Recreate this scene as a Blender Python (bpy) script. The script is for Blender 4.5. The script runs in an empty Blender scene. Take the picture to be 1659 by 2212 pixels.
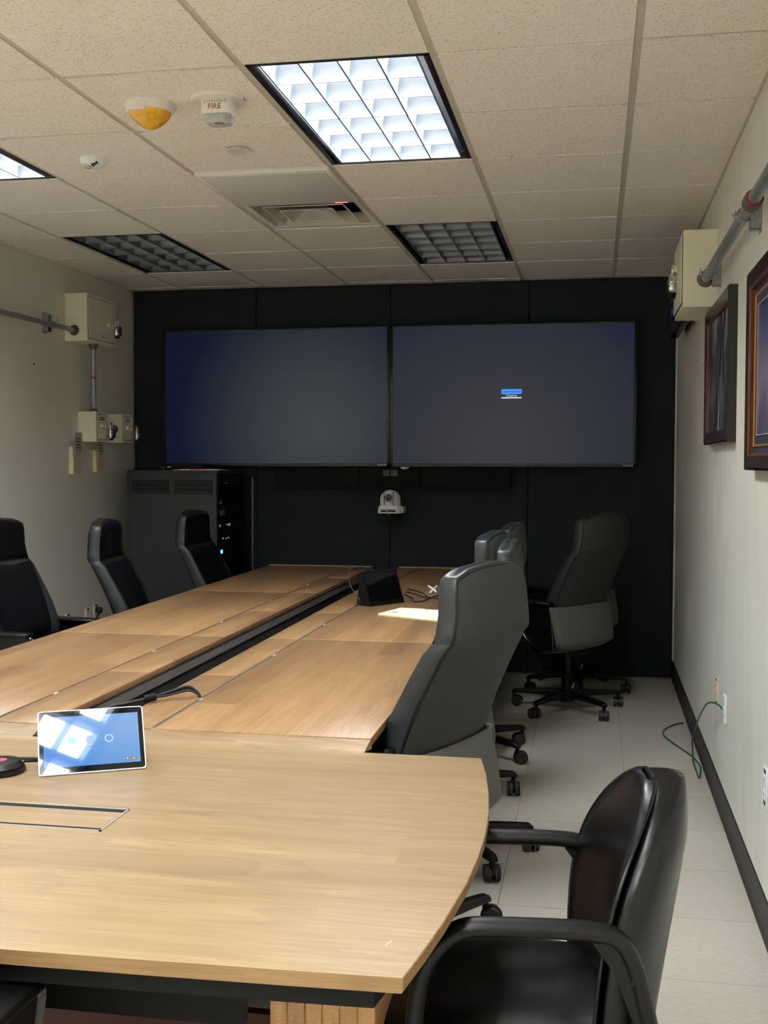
import bpy, math, random
from mathutils import Vector, Matrix
random.seed(7)
sc = bpy.context.scene
PI = math.pi
# ------------------------------------------------------------------ camera
cam_d = bpy.data.cameras.new('camera'); cam = bpy.data.objects.new('camera', cam_d)
sc.collection.objects.link(cam); sc.camera = cam
F_PX = 2444.6
cam_d.sensor_fit = 'VERTICAL'; cam_d.sensor_height = 24.0
cam_d.lens = F_PX * 24.0 / 2212
cam_d.clip_start = 0.02; cam_d.clip_end = 100
YAW, PITCH, ROLL = 0.183976, -0.0447123, 0.001141
cf = Vector((-math.sin(YAW)*math.cos(PITCH), math.cos(YAW)*math.cos(PITCH), math.sin(PITCH)))
cr = Vector((math.cos(YAW), math.sin(YAW), 0)); cu = cr.cross(cf)
r2 = cr*math.cos(ROLL) + cu*math.sin(ROLL); u2 = -cr*math.sin(ROLL) + cu*math.cos(ROLL)
cam.matrix_world = Matrix(((r2.x, u2.x, -cf.x, -0.11326), (r2.y, u2.y, -cf.y, -2.86036),
                           (r2.z, u2.z, -cf.z, 1.47), (0, 0, 0, 1)))
# ------------------------------------------------------------------ world, view
w = bpy.data.worlds.new('world'); sc.world = w; w.use_nodes = True
w.node_tree.nodes['Background'].inputs[0].default_value = (0.5, 0.55, 0.6, 1)
w.node_tree.nodes['Background'].inputs[1].default_value = 0.02
sc.view_settings.view_transform = 'Standard'; sc.view_settings.look = 'None'
sc.view_settings.gamma = 1; sc.view_settings.use_curve_mapping = False
sc.view_settings.exposure = 0.0
LAMP_FRONT, LAMP_FILL = 54.0, 114.0          # radiance of the fluorescent panels; the second is for added, unseen fill fixtures
LAMP_COL = (0.94, 0.98, 1.0)
sc.cycles.max_bounces = 16; sc.cycles.diffuse_bounces = 12; sc.cycles.glossy_bounces = 4
# room constants
XL, XR, YB, YF, ZC = -3.455, 0.425, 5.04, -4.7, 2.715
T = 0.6096
# ------------------------------------------------------------------ materials
def srgb(r, g, b):
    f = lambda c: (c/255/12.92) if c/255 <= .04045 else ((c/255+.055)/1.055)**2.4
    return (f(r), f(g), f(b), 1)
class NT:
    def __init__(s, name):
        s.m = bpy.data.materials.new(name); s.m.use_nodes = True
        s.t = s.m.node_tree; s.n = s.t.nodes; s.l = s.t.links
        s.b = s.n['Principled BSDF']
    def node(s, kind, **kw):
        n = s.n.new(kind)
        for k, v in kw.items():
            if k.startswith('i_'):
                key = k[2:]; key = int(key) if key.isdigit() else key.replace('_', ' ')
                n.inputs[key].default_value = v
            else: setattr(n, k, v)
        return n
    def link(s, a, b): s.l.new(a, b)
    def coord(s, scale=(1, 1, 1), kind='Object'):
        tc = s.node('ShaderNodeTexCoord'); mp = s.node('ShaderNodeMapping')
        mp.inputs['Scale'].default_value = scale
        s.link(tc.outputs[kind], mp.inputs[0]); return mp.outputs[0]
    def noise(s, vec, scale, detail=3, rough=.5, dist=0):
        n = s.node('ShaderNodeTexNoise'); s.link(vec, n.inputs['Vector'])
        n.inputs['Scale'].default_value = scale; n.inputs['Detail'].default_value = detail
        n.inputs['Roughness'].default_value = rough; n.inputs['Distortion'].default_value = dist
        return n.outputs['Fac']
    def ramp(s, fac, stops):
        r = s.node('ShaderNodeValToRGB'); s.link(fac, r.inputs[0])
        e = r.color_ramp.elements
        while len(e) < len(stops): e.new(.5)
        for i, (p, c) in enumerate(stops):
            e[i].position = p; e[i].color = c if len(c) == 4 else (*c, 1)
        return r.outputs[0]
    def mix(s, f, a, b, mode='MIX'):
        m = s.node('ShaderNodeMix', data_type='RGBA', blend_type=mode)
        for sock, v in ((m.inputs[0], f), (m.inputs[6], a), (m.inputs[7], b)):
            if hasattr(v, 'links') or hasattr(v, 'is_linked'): s.link(v, sock)
            else: sock.default_value = v
        return m.outputs[2]
    def math(s, op, a, b=0.0, c=0.0):
        m = s.node('ShaderNodeMath', operation=op)
        for i, v in enumerate((a, b, c)):
            if hasattr(v, 'is_linked'): s.link(v, m.inputs[i])
            else: m.inputs[i].default_value = v
        return m.outputs[0]
    def bump(s, h, strength=.3, dist=.002):
        b = s.node('ShaderNodeBump'); b.inputs['Strength'].default_value = strength
        b.inputs['Distance'].default_value = dist
        s.link(h, b.inputs['Height']); s.link(b.outputs[0], s.b.inputs['Normal'])
def plain(name, col, rough=.5, metal=0, var=.06, nscale=25, bump=0, bscale=200, spec=.5, coat=0, sheen=0):
    t = NT(name); v = t.coord()
    n = t.noise(v, nscale, 4)
    dark = tuple(c*(1-var) for c in col[:3]) + (1,); lite = tuple(min(1, c*(1+var)) for c in col[:3]) + (1,)
    t.link(t.ramp(n, [(.3, dark), (.7, lite)]), t.b.inputs['Base Color'])
    t.b.inputs['Roughness'].default_value = rough; t.b.inputs['Metallic'].default_value = metal
    t.b.inputs['Specular IOR Level'].default_value = spec
    if coat: t.b.inputs['Coat Weight'].default_value = coat; t.b.inputs['Coat Roughness'].default_value = .15
    if sheen: t.b.inputs['Sheen Weight'].default_value = sheen
    if bump: t.bump(t.noise(v, bscale, 3), bump, .001)
    return t.m
def emit(name, col, strength, base=(0.02, 0.02, 0.02, 1), rough=.3):
    t = NT(name); t.b.inputs['Base Color'].default_value = base
    t.b.inputs['Emission Color'].default_value = col; t.b.inputs['Emission Strength'].default_value = strength
    t.b.inputs['Roughness'].default_value = rough
    v = t.coord(); n = t.noise(v, 8, 2)
    t.link(t.math('MULTIPLY_ADD', n, strength*.1, strength*.95), t.b.inputs['Emission Strength'])
    return t.m
def wood(name, c1, c2, axis='x', strip=.13, rough=.34, seed=0.0, tone=.16):
    """laminate oak: grain along axis, strips of changing tone across it"""
    t = NT(name); tc = t.node('ShaderNodeTexCoord')
    geo = t.node('ShaderNodeNewGeometry')   # world position keeps the veneer continuous over panels
    sp = t.node('ShaderNodeSeparateXYZ'); t.link(geo.outputs['Position'], sp.inputs[0])
    al, ac = ('X', 'Y') if axis == 'x' else ('Y', 'X')
    if axis == 'z': al, ac = 'Z', 'X'
    A = t.math('ADD', sp.outputs[al], seed*3.7)
    Cc = t.math('ADD', sp.outputs[ac], seed*1.3)
    # strips
    idx = t.math('FLOOR', t.math('DIVIDE', Cc, strip))
    half = t.math('FLOOR', t.math('DIVIDE', t.math('ADD', A, t.math('MULTIPLY', idx, .731)), 1.55))
    cb = t.node('ShaderNodeCombineXYZ'); t.link(idx, cb.inputs[0]); t.link(half, cb.inputs[1])
    wn = t.node('ShaderNodeTexWhiteNoise', noise_dimensions='3D'); t.link(cb.outputs[0], wn.inputs['Vector'])
    sv = wn.outputs['Value']
    # cathedral grain
    cv = t.node('ShaderNodeCombineXYZ')
    t.link(t.math('MULTIPLY', A, 1.1), cv.inputs[0]); t.link(t.math('MULTIPLY', Cc, 9.0), cv.inputs[1])
    t.link(t.math('MULTIPLY', sv, 9.0), cv.inputs[2])
    n1 = t.noise(cv.outputs[0], 1.0, 2, .5, .6)
    rings = t.math('FRACT', t.math('MULTIPLY', n1, 9.0))
    rg = t.ramp(rings, [(0, (.35, .35, .35)), (.12, (1, 1, 1)), (.6, (.8, .8, .8)), (1, (.35, .35, .35))])
    fv = t.node('ShaderNodeCombineXYZ')
    t.link(t.math('MULTIPLY', A, 6.0), fv.inputs[0]); t.link(t.math('MULTIPLY', Cc, 260.0), fv.inputs[1]); t.link(t.math('MULTIPLY', sp.outputs['Z'], 260.0), fv.inputs[2])
    n2 = t.noise(fv.outputs[0], 1.0, 4, .6)
    bv = t.node('ShaderNodeCombineXYZ')
    t.link(t.math('MULTIPLY', A, .8), bv.inputs[0]); t.link(t.math('MULTIPLY', Cc, 22.0), bv.inputs[1]); t.link(t.math('MULTIPLY', sv, 5.0), bv.inputs[2])
    n3 = t.noise(bv.outputs[0], 1.0, 3, .55)
    base = t.mix(t.ramp(n3, [(.3, (0, 0, 0)), (.7, (1, 1, 1))]), c1, c2)
    c = t.mix(t.math('MULTIPLY', t.math('SUBTRACT', 1.0, rg), .58), base, tuple(x*.62 for x in c1[:3])+(1,))
    c = t.mix(t.ramp(n2, [(.42, (.42, .42, .42)), (.58, (0, 0, 0))]), c, tuple(x*.66 for x in c1[:3])+(1,))
    k = t.math('MULTIPLY_ADD', sv, tone, 1-tone*.6)
    kk = t.node('ShaderNodeCombineColor')
    for i in range(3): t.link(k, kk.inputs[i])
    c = t.mix(1.0, c, kk.outputs[0], 'MULTIPLY')
    t.link(c, t.b.inputs['Base Color'])
    t.link(t.math('MULTIPLY_ADD', n2, .12, rough-.06), t.b.inputs['Roughness'])
    t.b.inputs['Specular IOR Level'].default_value = .45
    t.bump(n2, .12, .0004)
    return t.m
M = {}
M['oak_near'] = wood('oak_near', srgb(139, 114, 83), srgb(160, 136, 103), 'x', .155, .34, 0.3, .13)
M['oak_arm'] = wood('oak_arm', srgb(138, 104, 70), srgb(160, 127, 90), 'y', .12, .34, 1.7, .34)
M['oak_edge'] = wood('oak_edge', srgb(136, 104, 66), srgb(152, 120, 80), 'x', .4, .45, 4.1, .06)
M['oak_edge_dark'] = wood('oak_edge_dark', srgb(150, 116, 76), srgb(168, 132, 90), 'y', .4, .5, 2.1, .06)
M['oak_leg'] = wood('oak_leg', srgb(176, 130, 82), srgb(200, 156, 106), 'z', .045, .45, 5.2, .35)
M['black'] = plain('black', srgb(9, 9, 10), .55, var=.2, bump=.1, spec=.2)
M['black_gloss'] = plain('black_gloss', srgb(8, 8, 10), .12, var=.1)
M['black_plastic'] = plain('black_plastic', srgb(9, 9, 10), .40, var=.15, bump=.2, bscale=600, spec=.28)
M['apron_grey'] = plain('apron_grey', srgb(48, 46, 46), .6, var=.08)
M['joint'] = plain('joint', srgb(214, 182, 136), .5)  # pale colour paints in the light caught along the panel joints
M['rubber'] = plain('rubber', srgb(28, 28, 30), .6, var=.1)
M['grey_rubber'] = plain('grey_rubber', srgb(88, 88, 90), .55)
M['steel'] = plain('steel', srgb(178, 182, 184), .32, metal=1, var=.12, nscale=60)
M['chrome'] = plain('chrome', srgb(220, 220, 224), .12, metal=1, var=.03)
M['alu'] = plain('alu', srgb(128, 126, 120), .4, metal=.6, var=.08)
M['trough_rail'] = plain('trough_rail', srgb(128, 125, 124), .5, metal=.2, var=.05)
M['alu_light'] = plain('alu_light', srgb(205, 200, 192), .32, metal=.7, var=.05)
def galvanised():
    t = NT('galvanised'); v = t.coord((1, 1, 1))
    vo = t.node('ShaderNodeTexVoronoi'); t.link(v, vo.inputs['Vector']); vo.inputs['Scale'].default_value = 90
    t.link(t.ramp(vo.outputs['Distance'], [(0, srgb(128, 134, 138)), (1, srgb(172, 178, 182))]), t.b.inputs['Base Color'])
    t.b.inputs['Metallic'].default_value = .55; t.b.inputs['Roughness'].default_value = .42
    return t.m
M['galv'] = galvanised()
M['coupling'] = plain('coupling', srgb(96, 80, 66), .6, var=.15, bump=.3, bscale=120)
M['red_ring'] = plain('red_ring', srgb(168, 44, 40), .6)
M['cream_box'] = plain('cream_box', srgb(238, 234, 212), .42, var=.02, bump=.08, bscale=400)
M['ivory'] = plain('ivory', srgb(238, 229, 200), .35, var=.03)
M['white_plastic'] = plain('white_plastic', srgb(226, 224, 216), .35, var=.02)
M['white_bright'] = plain('white_bright', srgb(236, 238, 240), .35, var=.02)
def leather(name, c, rough=.36, wr=0.25, spec=.4):
    t = NT(name); v = t.coord(); t.b.inputs['Specular IOR Level'].default_value = spec
    n = t.noise(v, 7, 3, .6, .6)
    t.link(t.ramp(n, [(.3, tuple(x*.8 for x in c[:3])+(1,)), (.75, tuple(x*1.25 for x in c[:3])+(1,))]), t.b.inputs['Base Color'])
    n2 = t.noise(v, 9, 2, .5, 1.2)
    vo = t.node('ShaderNodeTexVoronoi'); t.link(v, vo.inputs['Vector']); vo.inputs['Scale'].default_value = 420
    h = t.math('MULTIPLY_ADD', vo.outputs['Distance'], .08, t.math('MULTIPLY', n2, wr*8))
    t.bump(h, .35, .0016)
    t.link(t.math('MULTIPLY_ADD', n, .16, rough-.08), t.b.inputs['Roughness'])
    return t.m
M['leather_black'] = leather('leather_black', srgb(9, 10, 14), .36, .2, .3)
M['leather_guest'] = leather('leather_guest', srgb(9, 9, 12), .30, .16, .32)
M['leather_grey'] = leather('leather_grey', srgb(36, 39, 42), .38, .1)
def fabric(name, c, scale=900, var=.25, rough=.9):
    t = NT(name); v = t.coord()
    a = t.noise(v, scale, 2); b = t.noise(v, 12, 3)
    cc = t.mix(t.ramp(a, [(.3, (0, 0, 0)), (.7, (1, 1, 1))]), tuple(x*(1-var) for x in c[:3])+(1,), tuple(x*(1+var) for x in c[:3])+(1,))
    cc = t.mix(t.math('MULTIPLY', b, .2), cc, tuple(x*.7 for x in c[:3])+(1,))
    t.link(cc, t.b.inputs['Base Color']); t.b.inputs['Roughness'].default_value = rough
    t.b.inputs['Specular IOR Level'].default_value = .25
    t.bump(a, .4, .0008)
    return t.m
M['chair_back'] = fabric('chair_back', srgb(57, 60, 58), 700, .10, .75)
M['chair_shell'] = fabric('chair_shell', srgb(92, 93, 90), 700, .08, .7)
M['panel_fabric'] = fabric('panel_fabric', srgb(42, 46, 50), 450, .35, .95)
M['speaker_cloth'] = fabric('speaker_cloth', srgb(24, 25, 27), 500, .4, .95)
M['rack_paint'] = plain('rack_paint', srgb(36, 39, 42), .55, var=.06, bump=.15, bscale=500)
def wallpaint(name, c, streak=.05):
    t = NT(name); v = t.coord((1, 1, .25)); n = t.noise(v, 9, 3, .5)
    v2 = t.coord((1, 1, 1)); n2 = t.noise(v2, 260, 3)
    a = t.mix(t.ramp(n, [(.35, (0, 0, 0)), (.7, (1, 1, 1))]), tuple(x*(1-streak) for x in c[:3])+(1,), c)
    t.link(a, t.b.inputs['Base Color']); t.b.inputs['Roughness'].default_value = .55
    t.bump(n2, .12, .0006)
    return t.m
M['wall_left'] = wallpaint('wall_left_paint', srgb(232, 230, 218), .02)
M['wall_right'] = wallpaint('wall_right_paint', srgb(230, 229, 219), .07)
M['patch'] = plain('patch', srgb(232, 232, 220), .7, var=.03)
M['grid'] = plain('grid', srgb(196, 190, 178), .5, var=.03)
def ceiling_tile():
    t = NT('ceiling_tile'); geo = t.node('ShaderNodeNewGeometry'); v = geo.outputs['Position']
    mp = t.node('ShaderNodeMapping'); t.link(v, mp.inputs[0]); mp.inputs['Scale'].default_value = (1, 1, 1)
    p = t.noise(mp.outputs[0], 135, 2, .55, .3)
    pits = t.ramp(p, [(.35, (1, 1, 1)), (.42, (0, 0, 0))])
    fine = t.noise(mp.outputs[0], 420, 2)
    big = t.noise(mp.outputs[0], 1.3, 2)
    base = t.mix(big, srgb(240, 236, 229), srgb(246, 242, 236))
    base = t.mix(t.math('MULTIPLY', pits, .42), base, srgb(140, 124, 102))
    base = t.mix(t.math('MULTIPLY', fine, .10), base, srgb(170, 156, 134))
    t.link(base, t.b.inputs['Base Color']); t.b.inputs['Roughness'].default_value = .95
    t.b.inputs['Specular IOR Level'].default_value = .1
    h = t.math('SUBTRACT', t.math('MULTIPLY', fine, .4), pits)
    t.bump(h, .4, .0015)
    return t.m
M['ctile'] = ceiling_tile()
def floor_tile():
    t = NT('vinyl_tile'); geo = t.node('ShaderNodeNewGeometry')
    oi = t.node('ShaderNodeObjectInfo')
    mp = t.node('ShaderNodeMapping'); t.link(geo.outputs['Position'], mp.inputs[0]); mp.inputs['Scale'].default_value = (3, 14, 1)
    a = t.noise(mp.outputs[0], 12, 4, .7, .5)
    mp2 = t.node('ShaderNodeMapping'); t.link(geo.outputs['Position'], mp2.inputs[0]); mp2.inputs['Scale'].default_value = (1, 1, 1)
    b = t.noise(mp2.outputs[0], 160, 2)
    c = t.mix(t.ramp(a, [(.35, (0, 0, 0)), (.65, (1, 1, 1))]), srgb(172, 166, 155), srgb(190, 184, 174))
    c = t.mix(t.ramp(b, [(.55, (0, 0, 0)), (.7, (.35, .35, .35))]), c, srgb(158, 150, 136))
    k = t.math('MULTIPLY_ADD', oi.outputs['Random'], .05, .975)
    kk = t.node('ShaderNodeCombineColor')
    for i in range(3): t.link(k, kk.inputs[i])
    t.link(t.mix(1.0, c, kk.outputs[0], 'MULTIPLY'), t.b.inputs['Base Color'])
    t.link(t.math('MULTIPLY_ADD', a, .15, .34), t.b.inputs['Roughness'])
    t.b.inputs['Specular IOR Level'].default_value = .35
    return t.m
M['ftile'] = floor_tile()
M['grout'] = plain('grout', srgb(96, 88, 78), .9)
M['lamp_on'] = emit('lamp_on', (*LAMP_COL, 1), LAMP_FRONT)
M['lamp_rear'] = emit('lamp_rear', (*LAMP_COL, 1), LAMP_FILL)
M['lamp_off'] = plain('lamp_off', srgb(190, 196, 190), .5)
M['louver'] = plain('louver', srgb(116, 122, 128), .34, metal=.3, var=.02)
M['blade_tip'] = plain('blade_tip', srgb(100, 106, 116), .4)
M['housing'] = plain('housing', srgb(10, 12, 24), .35, var=.05)
M['frame_wood'] = plain('frame_wood', srgb(44, 22, 17), .28, var=.25, nscale=18, coat=.3)
M['frame_dark'] = plain('frame_dark', srgb(26, 18, 18), .35, var=.2)
M['frame_inner'] = plain('frame_inner', srgb(96, 54, 32), .3, var=.15)
M['gold_fillet'] = plain('gold_fillet', srgb(196, 142, 66), .3, metal=.5)
M['mat_navy'] = plain('mat_navy', srgb(38, 42, 58), .8)
M['white_line'] = plain('white_line', srgb(205, 205, 210), .7)
M['amber'] = None
def glassy(name, col, alpha, rough=.08):
    t = NT(name); v = t.coord(); n = t.noise(v, 60, 2)
    t.link(t.ramp(n, [(.3, tuple(x*.75 for x in col[:3])+(1,)), (.7, col)]), t.b.inputs['Base Color'])
    t.b.inputs['Roughness'].default_value = rough; t.b.inputs['Alpha'].default_value = alpha
    t.b.inputs['Coat Weight'].default_value = .5
    return t.m
M['amber'] = glassy('amber', srgb(238, 180, 24), .92)
M['clear'] = glassy('clear', srgb(205, 208, 208), .45)
M['amber_dark'] = plain('amber_dark', srgb(120, 84, 14), .5)
M['red_text'] = plain('red_text', srgb(148, 52, 40), .6)
M['dark_text'] = plain('dark_text', srgb(60, 60, 62), .6)
M['green_dot'] = plain('green_dot', srgb(40, 92, 62), .6)
M['green_wire'] = plain('green_wire', srgb(22, 84, 64), .4)
M['paper'] = plain('paper', srgb(236, 234, 222), .8, var=.02)
M['folder'] = plain('folder', srgb(196, 186, 128), .8, var=.03)
M['note_pink'] = plain('note_pink', srgb(206, 184, 164), .8)
M['manila'] = plain('manila', srgb(226, 214, 188), .8)
M['note_grey'] = plain('note_grey', srgb(176, 172, 166), .8)
M['glass_black'] = plain('glass_black', srgb(8, 9, 12), .03, var=.05)
M['pane'] = None
M['baseboard'] = plain('baseboard', srgb(44, 42, 40), .5, var=.1)
M['red_led'] = emit('red_led', (1, .12, .10, 1), 3.0)
M['pink_glyph'] = emit('pink_glyph', (1, .12, .2, 1), 1.2)
M['blue_led'] = emit('blue_led', (.05, .14, 1, 1), 9.0)
M['green_led'] = emit('green_led', (.12, .40, .02, 1), .8)
M['white_led'] = emit('white_led', (.8, .85, .7, 1), .7)
M['text_white'] = emit('text_white', (.75, .9, 1, 1), 1.0)
M['text_print'] = plain('text_print', srgb(225, 228, 230), .5)
M['hud_blue'] = emit('hud_blue', (.01, .16, .95, 1), 1.0)
M['hud_light'] = emit('hud_light', (.05, .35, 1, 1), 1.0)
# ------------------------------------------------------------------ mesh helpers
class MB:
    def __init__(s): s.v = []; s.f = []; s.mi = []
    def add(s, vs, fs, m=0):
        o = len(s.v); s.v += [tuple(p) for p in vs]; s.f += [tuple(o+i for i in f) for f in fs]; s.mi += [m]*len(fs)
        return s
    def box(s, x0, x1, y0, y1, z0, z1, m=0, bev=0.0, M4=None):
        if bev <= 0:
            vs = [(x, y, z) for z in (z0, z1) for x, y in ((x0, y0), (x1, y0), (x1, y1), (x0, y1))]
            fs = [(3, 2, 1, 0), (4, 5, 6, 7), (0, 1, 5, 4), (1, 2, 6, 5), (2, 3, 7, 6), (3, 0, 4, 7)]
        else:
            b = min(bev, (x1-x0)*.45, (y1-y0)*.45, (z1-z0)*.45); rings = []
            def ring(z, i):
                i2 = b - i
                xa, xb, ya, yb = x0+i, x1-i, y0+i, y1-i
                return [(xa+i2, ya, z), (xb-i2, ya, z), (xb, ya+i2, z), (xb, yb-i2, z), (xb-i2, yb, z), (xa+i2, yb, z), (xa, yb-i2, z), (xa, ya+i2, z)]
            for z, i in ((z0, b*.98), (z0+b*.3, b*.3), (z0+b, 0), (z1-b, 0), (z1-b*.3, b*.3), (z1, b*.98)):
                rings.append(ring(z, i))
            vs = [p for r in rings for p in r]; fs = []
            for k in range(5):
                for j in range(8):
                    a = k*8+j; c = k*8+(j+1) % 8
                    fs.append((a, c, c+8, a+8))
            fs.append(tuple(reversed(range(8)))); fs.append(tuple(range(40, 48)))
        if M4: vs = [M4 @ Vector(p) for p in vs]
        return s.add(vs, fs, m)
    def cyl(s, a, b, r0, r1=None, n=20, m=0, cap=True):
        a, b = Vector(a), Vector(b); r1 = r0 if r1 is None else r1
        d = (b-a).normalized(); u = d.orthogonal().normalized(); v = d.cross(u)
        vs = [a + (u*math.cos(2*PI*i/n) + v*math.sin(2*PI*i/n))*r0 for i in range(n)] + \
             [b + (u*math.cos(2*PI*i/n) + v*math.sin(2*PI*i/n))*r1 for i in range(n)]
        fs = [(i, (i+1) % n, (i+1) % n+n, i+n) for i in range(n)]
        if cap: fs += [tuple(reversed(range(n))), tuple(range(n, 2*n))]
        return s.add(vs, fs, m)
    def lathe(s, prof, c=(0, 0, 0), n=32, m=0, axis='z', sx=1, sy=1):
        """prof: list of (r, h)"""
        vs = []; fs = []
        for r, h in prof:
            for i in range(n):
                x, y = r*math.cos(2*PI*i/n)*sx, r*math.sin(2*PI*i/n)*sy
                p = {'z': (x, y, h), 'x': (h, x, y), 'y': (x, h, y)}[axis]
                vs.append((p[0]+c[0], p[1]+c[1], p[2]+c[2]))
        for k in range(len(prof)-1):
            for i in range(n):
                fs.append((k*n+i, k*n+(i+1) % n, (k+1)*n+(i+1) % n, (k+1)*n+i))
        fs.append(tuple(reversed(range(n)))); fs.append(tuple(range((len(prof)-1)*n, len(prof)*n)))
        return s.add(vs, fs, m)
    def tube(s, pts, r, n=10, m=0, closed=False, sec=None):
        """sec: (a, b, up) elliptical section with the a half axis towards up"""
        P = [Vector(p) for p in pts]; N = len(P); vs = []; fs = []; prev = None
        for i, p in enumerate(P):
            if closed: d = (P[(i+1) % N] - P[i-1]).normalized()
            else: d = (P[min(i+1, N-1)] - P[max(i-1, 0)]).normalized()
            if sec: v = Vector(sec[2]); u = (v - d*v.dot(d)).normalized()
            elif prev is None: u = d.orthogonal().normalized()
            else: u = (prev - d*prev.dot(d)).normalized()
            prev = u; w_ = d.cross(u)
            ra, rb = (sec[0], sec[1]) if sec else ((r[i], r[i]) if isinstance(r, (list, tuple)) else (r, r))
            vs += [p + u*math.cos(2*PI*k/n)*ra + w_*math.sin(2*PI*k/n)*rb for k in range(n)]
        for i in range(N if closed else N-1):
            for k in range(n):
                a = i*n+k; b = i*n+(k+1) % n; j = ((i+1) % N)*n
                fs.append((a, b, j+(k+1) % n, j+k))
        if not closed: fs += [tuple(reversed(range(n))), tuple(range((N-1)*n, N*n))]
        return s.add(vs, fs, m)
    def prism(s, poly, z0, z1, m=0, axes='xyz', bev=0):
        """poly in the first two axes, extruded along the third"""
        n = len(poly)
        def mk(a, b, c):
            d = dict(zip(axes, (a, b, c))); return (d['x'], d['y'], d['z'])
        vs = [mk(a, b, z0) for a, b in poly] + [mk(a, b, z1) for a, b in poly]
        fs = [(i, (i+1) % n, (i+1) % n+n, i+n) for i in range(n)] + [tuple(reversed(range(n))), tuple(range(n, 2*n))]
        return s.add(vs, fs, m)
    def grid(s, fn, nu, nv, m=0, flip=False):
        o = [fn(i/(nu-1), j/(nv-1)) for i in range(nu) for j in range(nv)]
        fs = []
        for i in range(nu-1):
            for j in range(nv-1):
                q = (i*nv+j, i*nv+j+1, (i+1)*nv+j+1, (i+1)*nv+j)
                fs.append(q[::-1] if flip else q)
        return s.add(o, fs, m)
    def rings(s, rs, m=0, cap=True):
        n = len(rs[0]); vs = [p for r in rs for p in r]; fs = []
        for k in range(len(rs)-1):
            for i in range(n):
                fs.append((k*n+i, k*n+(i+1) % n, (k+1)*n+(i+1) % n, (k+1)*n+i))
        if cap: fs += [tuple(reversed(range(n))), tuple(range((len(rs)-1)*n, len(rs)*n))]
        return s.add(vs, fs, m)
    def build(s, name, mats, parent=None, smooth=True, solid=0, sub=0, angle=35, loc=None, rot=None):
        me = bpy.data.meshes.new(name); me.from_pydata(s.v, [], s.f)
        if not isinstance(mats, (list, tuple)): mats = [mats]
        for mm in mats: me.materials.append(M[mm] if isinstance(mm, str) else mm)
        for p, i in zip(me.polygons, s.mi): p.material_index = i
        import bmesh
        bm = bmesh.new(); bm.from_mesh(me)
        bmesh.ops.recalc_face_normals(bm, faces=bm.faces); bm.to_mesh(me); bm.free()
        if smooth:
            for p in me.polygons: p.use_smooth = True
            try: me.set_sharp_from_angle(angle=math.radians(angle))
            except Exception: pass
        o = bpy.data.objects.new(name, me); sc.collection.objects.link(o)
        if parent: o.parent = parent
        if loc: o.location = loc
        if rot: o.rotation_euler = rot
        if solid:
            md = o.modifiers.new('solid', 'SOLIDIFY'); md.thickness = solid; md.offset = 0
        if sub:
            md = o.modifiers.new('sub', 'SUBSURF'); md.levels = sub; md.render_levels = sub
        return o
def tag(o, label, cat, group=None, kind=None):
    o['label'] = label; o['category'] = cat
    if group: o['group'] = group
    if kind: o['kind'] = kind
    return o
def thing(name, label, cat, loc=(0, 0, 0), rz=0, group=None, rot=None):
    o = bpy.data.objects.new(name, None); sc.collection.objects.link(o)
    o.empty_display_size = .05
    o.location = loc; o.rotation_euler = rot if rot else (0, 0, rz)
    return tag(o, label, cat, group)
def struct(name, mb, mats, parent=None, **kw):
    o = mb.build(name, mats, parent, **kw)
    if parent is None: o['kind'] = 'structure'
    return o
def inst(mesh, name, parent, loc, rot=(0, 0, 0), scale=(1, 1, 1)):
    o = bpy.data.objects.new(name, mesh); sc.collection.objects.link(o)
    o.parent = parent; o.location = loc; o.rotation_euler = rot; o.scale = scale
    return o
def copy_tree(o, parent=None):
    c = o.copy(); sc.collection.objects.link(c)
    if parent: c.parent = parent
    for ch in [k for k in KIDS.get(o.name, [])]:
        cc = copy_tree(ch, c)
    KIDS[c.name] = [k for k in sc.objects if k.parent == c]
    return c
KIDS = {}
def index(root):
    KIDS[root.name] = list(root.children)
    for c in root.children: index(c)
def text(name, s, size, mat, parent, loc, rot, ext=.0004):
    cu_ = bpy.data.curves.new(name, 'FONT'); cu_.body = s; cu_.size = size; cu_.extrude = ext
    cu_.align_x = 'CENTER'; cu_.align_y = 'CENTER'
    t = bpy.data.objects.new(name+'_tmp', cu_); sc.collection.objects.link(t)
    bpy.context.view_layer.update()
    me = bpy.data.meshes.new_from_object(t.evaluated_get(bpy.context.evaluated_depsgraph_get()))
    bpy.data.objects.remove(t); bpy.data.curves.remove(cu_)
    me.materials.clear(); me.materials.append(M[mat])
    o = bpy.data.objects.new(name, me); sc.collection.objects.link(o)
    if parent: o.parent = parent
    o.location = loc; o.rotation_euler = rot
    return o
def smooth_pts(P, k=6):
    P = [Vector(p) for p in P]; out = []
    for i in range(len(P)-1):
        p0, p1, p2, p3 = P[max(i-1, 0)], P[i], P[i+1], P[min(i+2, len(P)-1)]
        for j in range(k):
            t = j/k
            out.append(.5*((2*p1)+(-p0+p2)*t+(2*p0-5*p1+4*p2-p3)*t*t+(-p0+3*p1-3*p2+p3)*t**3))
    out.append(P[-1]); return out
def interp(tab, z):
    if z <= tab[0][0]: return tab[0][1:]
    for a, b in zip(tab, tab[1:]):
        if z <= b[0]:
            t = (z-a[0])/(b[0]-a[0])
            return tuple(p+(q-p)*t for p, q in zip(a[1:], b[1:]))
    return tab[-1][1:]
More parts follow.
